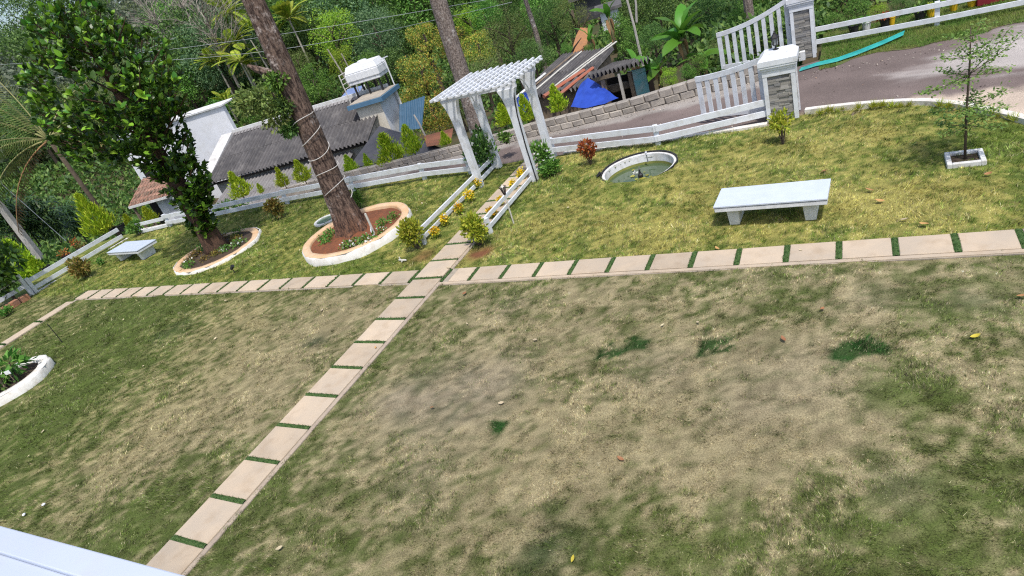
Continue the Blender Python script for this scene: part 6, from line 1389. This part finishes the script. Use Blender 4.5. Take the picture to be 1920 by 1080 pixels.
# flowering climbers at the pergola
bush('flowering_climber', 'big leafy climber with white flowers round the left pergola posts', (915, 318), (908, 232), 62, 'dark', 'white-flowered climbers at the pergola', seed=12, ln=.12, n=1000, stem=.05, extra='flower_white')
bush('flowering_climber', 'leafy climber with white flowers at the far right pergola post', (1022, 322), (1018, 262), 40, 'mid', 'white-flowered climbers at the pergola', seed=13, ln=.17, n=420, stem=.2, extra='flower_white')
bush('green_shrub', 'low bright green shrub on the grass right of the pergola', (1036, 328), (1034, 300), 42, 'mid', seed=14, ln=.2, n=300, stem=.05)
bush('green_shrub', 'small leafy shrub at the far end of the path behind the pergola', (950, 268), (948, 246), 30, 'mid', seed=15, ln=.22, n=200, stem=.1)
# yellow flowers along the little fences
YF = [(b, l) for b, l in (((819, 446), 'clump of yellow flowers nearest the end post of the left path fence'), ((837, 423), 'clump of yellow flowers second from the near end of the left path fence'), ((864, 401), 'clump of yellow flowers midway along the left path fence'), ((884, 377), 'clump of yellow flowers fourth along the left path fence'), ((899, 352), 'clump of yellow flowers at the foot of the near left pergola post'), ((925, 410), 'yellow flowers behind the right path fence, next to the clipped bush'), ((942, 387), 'yellow flowers behind the right path fence, beside the torch'), ((965, 357), 'yellow flowers behind the right path fence, third along'), ((981, 337), 'yellow flowers behind the right path fence, by the pergola post'))]
for i, (b, lab) in enumerate(YF):
    c = G(*b); t = thing('yellow_flower_plant', lab, 'flowers', (c.x, c.y, 0), 'yellow flowers along the path fences')
    if i == 0: FM = (leafcluster('flowers', L['flower_yellow'], 91, 150, (.12, .12, .12), .055, .7, 1), leafcluster('leaves', L['yellowgreen'], 92, 110, (.11, .11, .10), .07))
    s = random.uniform(.72, 1.0); link('flowers', FM[0], t, (0, 0, .18), (0, 0, i), (s, s, s))['kind'] = 'stuff'; link('leaves', FM[1], t, (0, 0, .11), (0, 0, i*2), (s, s, s))
# bedding plants in the rings
BP = (leafcluster('leaves', L['mid'], 101, 130, (.17, .17, .09), .06), leafcluster('flowers', L['flower_white'], 102, 16, (.16, .16, .09), .05, .9, 1), leafcluster('leaves', L['bronze'], 103, 150, (.18, .18, .10), .06))
def bed(cx, cy, z, k, lab, group, fl): 
    t = thing('bedding_plant', lab, 'plant', (cx, cy, z), group); s = random.uniform(.8, 1.3); link('leaves', BP[k], t, (0, 0, .05), (0, 0, random.uniform(0, 6)), (s, s, s))
    if fl: link('flowers', BP[1], t, (0, 0, .09), (0, 0, random.uniform(0, 6)), (s, s, s))['kind'] = 'stuff'
for k in range(13): a = k*.485+.2; rr = random.uniform(.55, .98); bed(RING1[0]+rr*math.cos(a), RING1[1]+rr*math.sin(a), .09, 2 if k % 3 else 0, 'low bedding plant in the soil of the jackfruit tree ring', 'bedding plants in the jackfruit ring', k % 4 == 0)
for px_, py_, fl, lab in ((668, 458, 1, 'white-flowered bedding plant before the thick trunk'), (650, 464, 1, 'white-flowered bedding plant left front of the thick trunk'), (690, 452, 1, 'white-flowered bedding plant at the right front of the thick trunk'), (622, 440, 0, 'green bedding plant left of the thick trunk'), (610, 452, 0, 'green bedding plant at the left rim of the red soil ring'), (720, 420, 0, 'green bedding plant right of the thick trunk'), (716, 436, 1, 'white-flowered bedding plant beside the standpipe'), (738, 408, 0, 'green bedding plant at the right rim of the red soil ring')):
    c = G(px_, py_, .17); bed(c.x, c.y, .17, 0, lab, 'bedding plants in the red soil ring', fl)
c = G(30, 704, .2); t = thing('leafy_plant', 'broad-leaved plant growing in the ring planter at the left edge', 'plant', (c.x, c.y, .15)); link('leaves', leafcluster('leaves', L['mid'], 111, 130, (.5, .5, .3), .20, .5, .5), t, (0, 0, .34)); put('stems', MB().tube([(0, 0, 0), (.05, .05, .4)], .015, 5).tube([(0, 0, 0), (-.15, .05, .35)], .012, 5), M['darkbark'], t, local=True)
c = G(5, 725, .2); t = thing('leafy_plant', 'dark plant with dead brown stalks at the very edge of the ring planter', 'plant', (c.x, c.y, .15)); link('leaves', leafcluster('leaves', L['dark'], 112, 110, (.35, .35, .25), .16), t, (0, 0, .2)); put('stalks', MB().tube([(0, 0, 0), (.1, .1, .5)], .03, 5).tube([(.1, 0, 0), (-.1, .05, .45)], .025, 5), M['wood_old'], t, local=True)
# tree leaning in from the left edge
c = D_at(-22, 500, 26.2); t = thing('dark_leafy_tree', 'dark broad-leaved tree cut by the left edge, over the side fence', 'tree', (c.x, c.y, -.3)); link('crown', crown_mesh('crown', L['jack'], 77, 26, 60, .22, .5, rcl=(.26, .4)), t, (0, 0, c.z+.3), (0, 0, 0), (1.0, 1.0, 1.4)); put('trunk', MB().tube([(0, 0, -.3), (0, 0, c.z+.3)], [.06, .04], 7), M['darkbark'], t, local=True)
# ---- the young tree in its square surround: tiers of fine leaves
t = thing('young_tree', 'slender young tree with tiers of fine leaves in a square surround', 'tree', (SAPC.x, SAPC.y, 0)); hs_ = zat(SAPC, 1808, 52); gS = np.random.default_rng(33)
put('trunk', MB().tube([(0, 0, -.05), (.0, .01, hs_*.4), (.015, 0, hs_*.75), (.01, 0, hs_)], [.021, .018, .013, .006], 7), M['darkbark'], t, local=True, smooth=True)
bm = MB(); lv = []
tiers = ((.66, ((0.0, .78, .42), (.35, .85, .40), (3.25, .72, -.05), (3.8, .42, 0), (5.4, .45, .1), (1.6, .5, .05))), (.80, ((.2, .42, .25), (2.9, .35, .15), (1.2, .35, .2), (4.5, .3, .2))), (.92, ((.5, .38, .30), (2.6, .26, .25), (4.4, .2, .2))), (.42, ((.1, .62, .12), (.75, .55, .1), (2.7, .45, .02), (3.6, .5, 0), (5.2, .5, .02), (4.3, .42, 0))), (.28, ((.3, .5, .05), (2.0, .4, .05), (3.4, .42, .0), (5.3, .45, .0))))
for zf, brs in tiers:
    for a, l, rise in brs:
        z0 = hs_*zf; dv = rgt*math.cos(a)+bck*math.sin(a); e = Vector((dv.x*l, dv.y*l, z0+rise*l*1.2)); s0 = Vector((0, 0, z0)); md = s0.lerp(e, .5)+Vector((0, 0, -.03)); bm.tube([s0, md, e], [.007, .005, .002], 4)
        for k in range(int(95*l/.5)):
            s_ = .2+.8*gS.random(); p = (s0*(1-s_)**2+md*2*s_*(1-s_)+e*s_**2); sp_ = .085*(1.2-.5*s_); lv.append((p.x+gS.normal(0, sp_), p.y+gS.normal(0, sp_), p.z+gS.normal(0, .022)+.01))
put('branches', bm, M['darkbark'], t, local=True)['kind'] = 'stuff'; lv = np.array(lv); n = len(lv)
link('foliage', quads_mesh('foliage', leaf_quads(lv, nrm(gS.normal(0, 1, (n, 3))*[1, 1, .35]), nrm(gS.normal(0, .35, (n, 3))+[0, 0, 1]), .062*(.7+.6*gS.random(n)), .032, .05), L['fine']), t)
# weeds along the drive kerb
for k in range(26):
    x = random.uniform(-1.0, 2.2); y = float(ymax(x))-random.uniform(.03, .15); t = thing('weed_tuft', 'wispy weed tuft growing along the white drive kerb', 'weed', (x, y, 0), 'weeds along the drive kerb')
    if k == 0:
        g = np.random.default_rng(55); n = 90; a = g.random(n)*6.28; e = g.uniform(.5, 1.4, n); D = np.stack([np.cos(a)*np.cos(e), np.sin(a)*np.cos(e), np.sin(e)], 1); WT_ = quads_mesh('blades', leaf_quads(D*.03, D, nrm(g.normal(0, 1, (n, 3))), .05+.12*g.random(n), .007, 0), L['yellowgreen'])
    s = random.uniform(.6, 1.3); link('blades', WT_, t, (0, 0, 0), (0, 0, k), (s, s, s))
# ---- pots beyond the fences
def pot(c, r_, h, m, label, plant=None, group='plant pots'):
    t = thing('plant_pot', label, 'plant pot', tuple(c), group); put('pot', MB().lathe([(r_*.72, 0), (r_, h*.9), (r_*1.08, h*.9), (r_*1.08, h), (r_*.9, h), (r_*.85, h*.8)], (0, 0, 0), 16), M[m], t, local=True); put('soil', MB().disc((0, 0, h*.82), r_*.87, 16), M['soil_dark'], t, local=True)
    if plant: link('plant', leafcluster('plant', L[plant], int(c[0]*10) % 50, 90, (r_*1.1, r_*1.1, r_*.8), .10), t, (0, 0, h+r_*.4))
for px_, py_, z, m, lab, pl in ((93, 512, -.25, 'black', 'black plant pot beyond the fence beside the low cypress', None), (131, 490, -.25, 'black', 'black plant pot beyond the fence behind the leggy shrub', 'orange'), (160, 476, -.25, 'black', 'black plant pot beyond the fence right of the leggy shrub', 'bronze'), (150, 468, -.3, 'terracotta', 'clay plant pot with reddish leaves beyond the left fence', 'orange'), (232, 432, -.4, 'black', 'black plant pot at the far corner beyond the left fence', 'mid'), (215, 438, -.4, 'black', 'black plant pot with pale leaves beyond the far bench fence', 'yellowgreen')):
    c = G(px_, py_, z); pot((c.x, c.y, z), .17, .3, m, lab, pl)
for px_, py_, w, m, lab, pl in ((1601, 66, .16, 'black', 'black pot beyond the right fence, nearest the far gate pillar', 'mid'), (1625, 60, .14, 'white_old', 'pale pot with leaves beyond the right fence', 'mid'), (1660, 54, .15, 'black', 'black pot with reddish flowers beyond the right fence', 'orange'), (1673, 51, .10, 'yellow', 'small yellow pot next to the black pot beyond the right fence', None), (1727, 40, .17, 'black', 'wide black pot left of the far fence post', 'mid'), (1747, 36, .12, 'yellow', 'yellow pot touching the far fence post', 'yellowgreen'), (1790, 24, .12, 'yellow', 'yellow pot right of the far fence post', 'mid'), (1825, 16, .14, 'yellow', 'yellow pot beside the maroon crate', 'yellowgreen')):
    c = G(px_, py_, 0); pot((c.x, c.y+.25, 0), w*.85, .22, m, lab, pl, 'pots beyond the right fence')
c = G(1850, 12); prop(put('crate', MB().box((c.x+.1, c.y+.3, .12), (.6, .3, .24), .1), M['maroon'], bevel=.02), 'maroon crate beyond the far right fence', 'crate')
# laterite stones under the near stretch of the left fence
for k in range(10):
    y = 8.5-k*.30; mb = MB(); mb.box((-24.28+random.uniform(-.04, .04), y, .08), (.2, .26, .22), random.uniform(-.1, .1)); o = put('laterite_stone', mb, M['laterite'], bevel=.02); prop(o, 'rough red-brown stone laid under the fence at the far left', 'stone', 'red stones under the left fence')

# ---- fallen leaves
def leaf_obj(px_, py_, s, m, label, group=None, z=.035, seed=0):
    c = G(px_, py_); rd = random.Random(seed*7+int(px_)); mb = MB(); n = 7; cu = rd.uniform(.1, .35)
    for i in range(n+1):
        q = i/n; w = .27*math.sin(math.pi*(.03+.95*q))**.8
        for x in (-w, 0, w): mb.v.append((x*s, (q-.5)*s, s*(cu*(abs(x)/.27)*.35+.5*cu*(2*q-1)**2+rd.uniform(-.01, .01))))
    mb.f = [(i*3+k, i*3+k+1, (i+1)*3+k+1, (i+1)*3+k) for i in range(n) for k in range(2)]
    o = link('fallen_leaf', mb.mesh('fallen_leaf', m, True), None, (c.x, c.y, z), (rd.uniform(-.3, .3), rd.uniform(-.3, .3), rd.uniform(0, 6.28))); return prop(o, label, 'leaf', group)
FG = 'dry leaves fallen on the lawn'
for i, (px_, py_, s, k, lab) in enumerate(((1165, 865, .13, 'dry', 'curled rust-brown leaf lying alone on the near lawn'), (1076, 1052, .11, 'dryyellow', 'ochre leaf on the dark grass at the bottom edge'), (1469, 640, .15, 'dry', 'tan leaf on the near lawn left of the dark green patch'), (1542, 584, .13, 'dry', 'tan leaf below the slab path right of centre'), (1829, 636, .15, 'dryyellow', 'yellow leaf on the near lawn at the right'), (1917, 560, .16, 'dry', 'orange-brown leaf cut by the right edge'), (872, 553, .17, 'dry', 'pinkish-brown leaf below the path junction'), (843, 505, .15, 'litter', 'pale leaf on the path junction'), (1733, 425, .2, 'dry', 'brown leaf just above the slab path at the right'), (1650, 381, .2, 'dry', 'dark brown leaf on the upper lawn left of another'), (1630, 360, .2, 'dry', 'brown leaf right of the bench on the upper lawn'), (1545, 325, .22, 'dry', 'brown leaf above the right end of the bench'), (526, 1032, .13, 'litter', 'pale curled leaf near the bottom of the slab path'), (1345, 470, .16, 'dry', 'brown leaf on the edge of the slab path below the bench'), (706, 655, .10, 'dry', 'small dark leaf lying on a path slab'), (812, 768, .10, 'dry', 'small brown leaf on the bare patch'), (930, 280, .2, 'litter', 'pale leaf beyond the pergola'), (1853, 330, .16, 'dry', 'brown leaf right of the young tree'))):
    leaf_obj(px_, py_, s*.66, L[k], lab, FG, .04 if py_ > 300 else .05, i)
lit = [(230, 600), (350, 595), (198, 648), (120, 655), (75, 662), (222, 706), (340, 593), (520, 440), (470, 400), (520, 352), (410, 420), (450, 425), (560, 390), (660, 420), (540, 440), (500, 455), (560, 475), (515, 480), (300, 500), (330, 480), (190, 520), (60, 570), (880, 610), (600, 585), (580, 570), (400, 640), (85, 810), (60, 860), (730, 345), (700, 330), (820, 330), (780, 400), (790, 380), (380, 445), (300, 470), (480, 500), (270, 690), (145, 625), (350, 655), (100, 600), (250, 545), (430, 570), (1000, 330), (1065, 395), (1700, 415), (1500, 470), (1010, 640), (940, 760), (1240, 610), (1310, 605)]
for i, (px_, py_) in enumerate(lit): leaf_obj(px_+random.uniform(-6, 6), py_+random.uniform(-4, 4), random.uniform(.05, .10), L['litter'], 'small pale fallen leaf scrap on the grass', 'pale leaf scraps on the grass', .035, i+60)

# ---- grit and small stones lying on the road
g = np.random.default_rng(88); n = 3600; x = -22+29*g.random(n)**.8; k = g.random(n); y0 = ymax(x)-.0; y = np.where(k < .48, y0+.12+.30*g.random(n)**2, np.where(k < .86, 17.75-.55*g.random(n)**1.5, y0+.2+3.0*g.random(n)))
ok = (y < 17.75) | (x > -2); x, y = x[ok], y[ok]; n = len(x); s_ = .007+.02*g.random(n)**4; P = np.stack([x, y, road_z(x)+.004], 1); a = g.random(n)*6.28; V_ = np.stack([P+np.stack([np.cos(a+q)*s_, np.sin(a+q)*s_, (.9*s_ if q in (1.6, 3.1) else 0*s_)], 1) for q in (0, 1.6, 3.1, 4.7)], 1)
prop(link('road_grit', quads_mesh('road_grit', V_, leafmat('grit', [(.12, .10, .09), (.26, .23, .20), (.38, .34, .29), (.2, .12, .08)], rough=.95, trans=0, objvar=0, hue=0))), 'loose grit and small stones strewn over the road and its edges', 'gravel', kind='stuff')
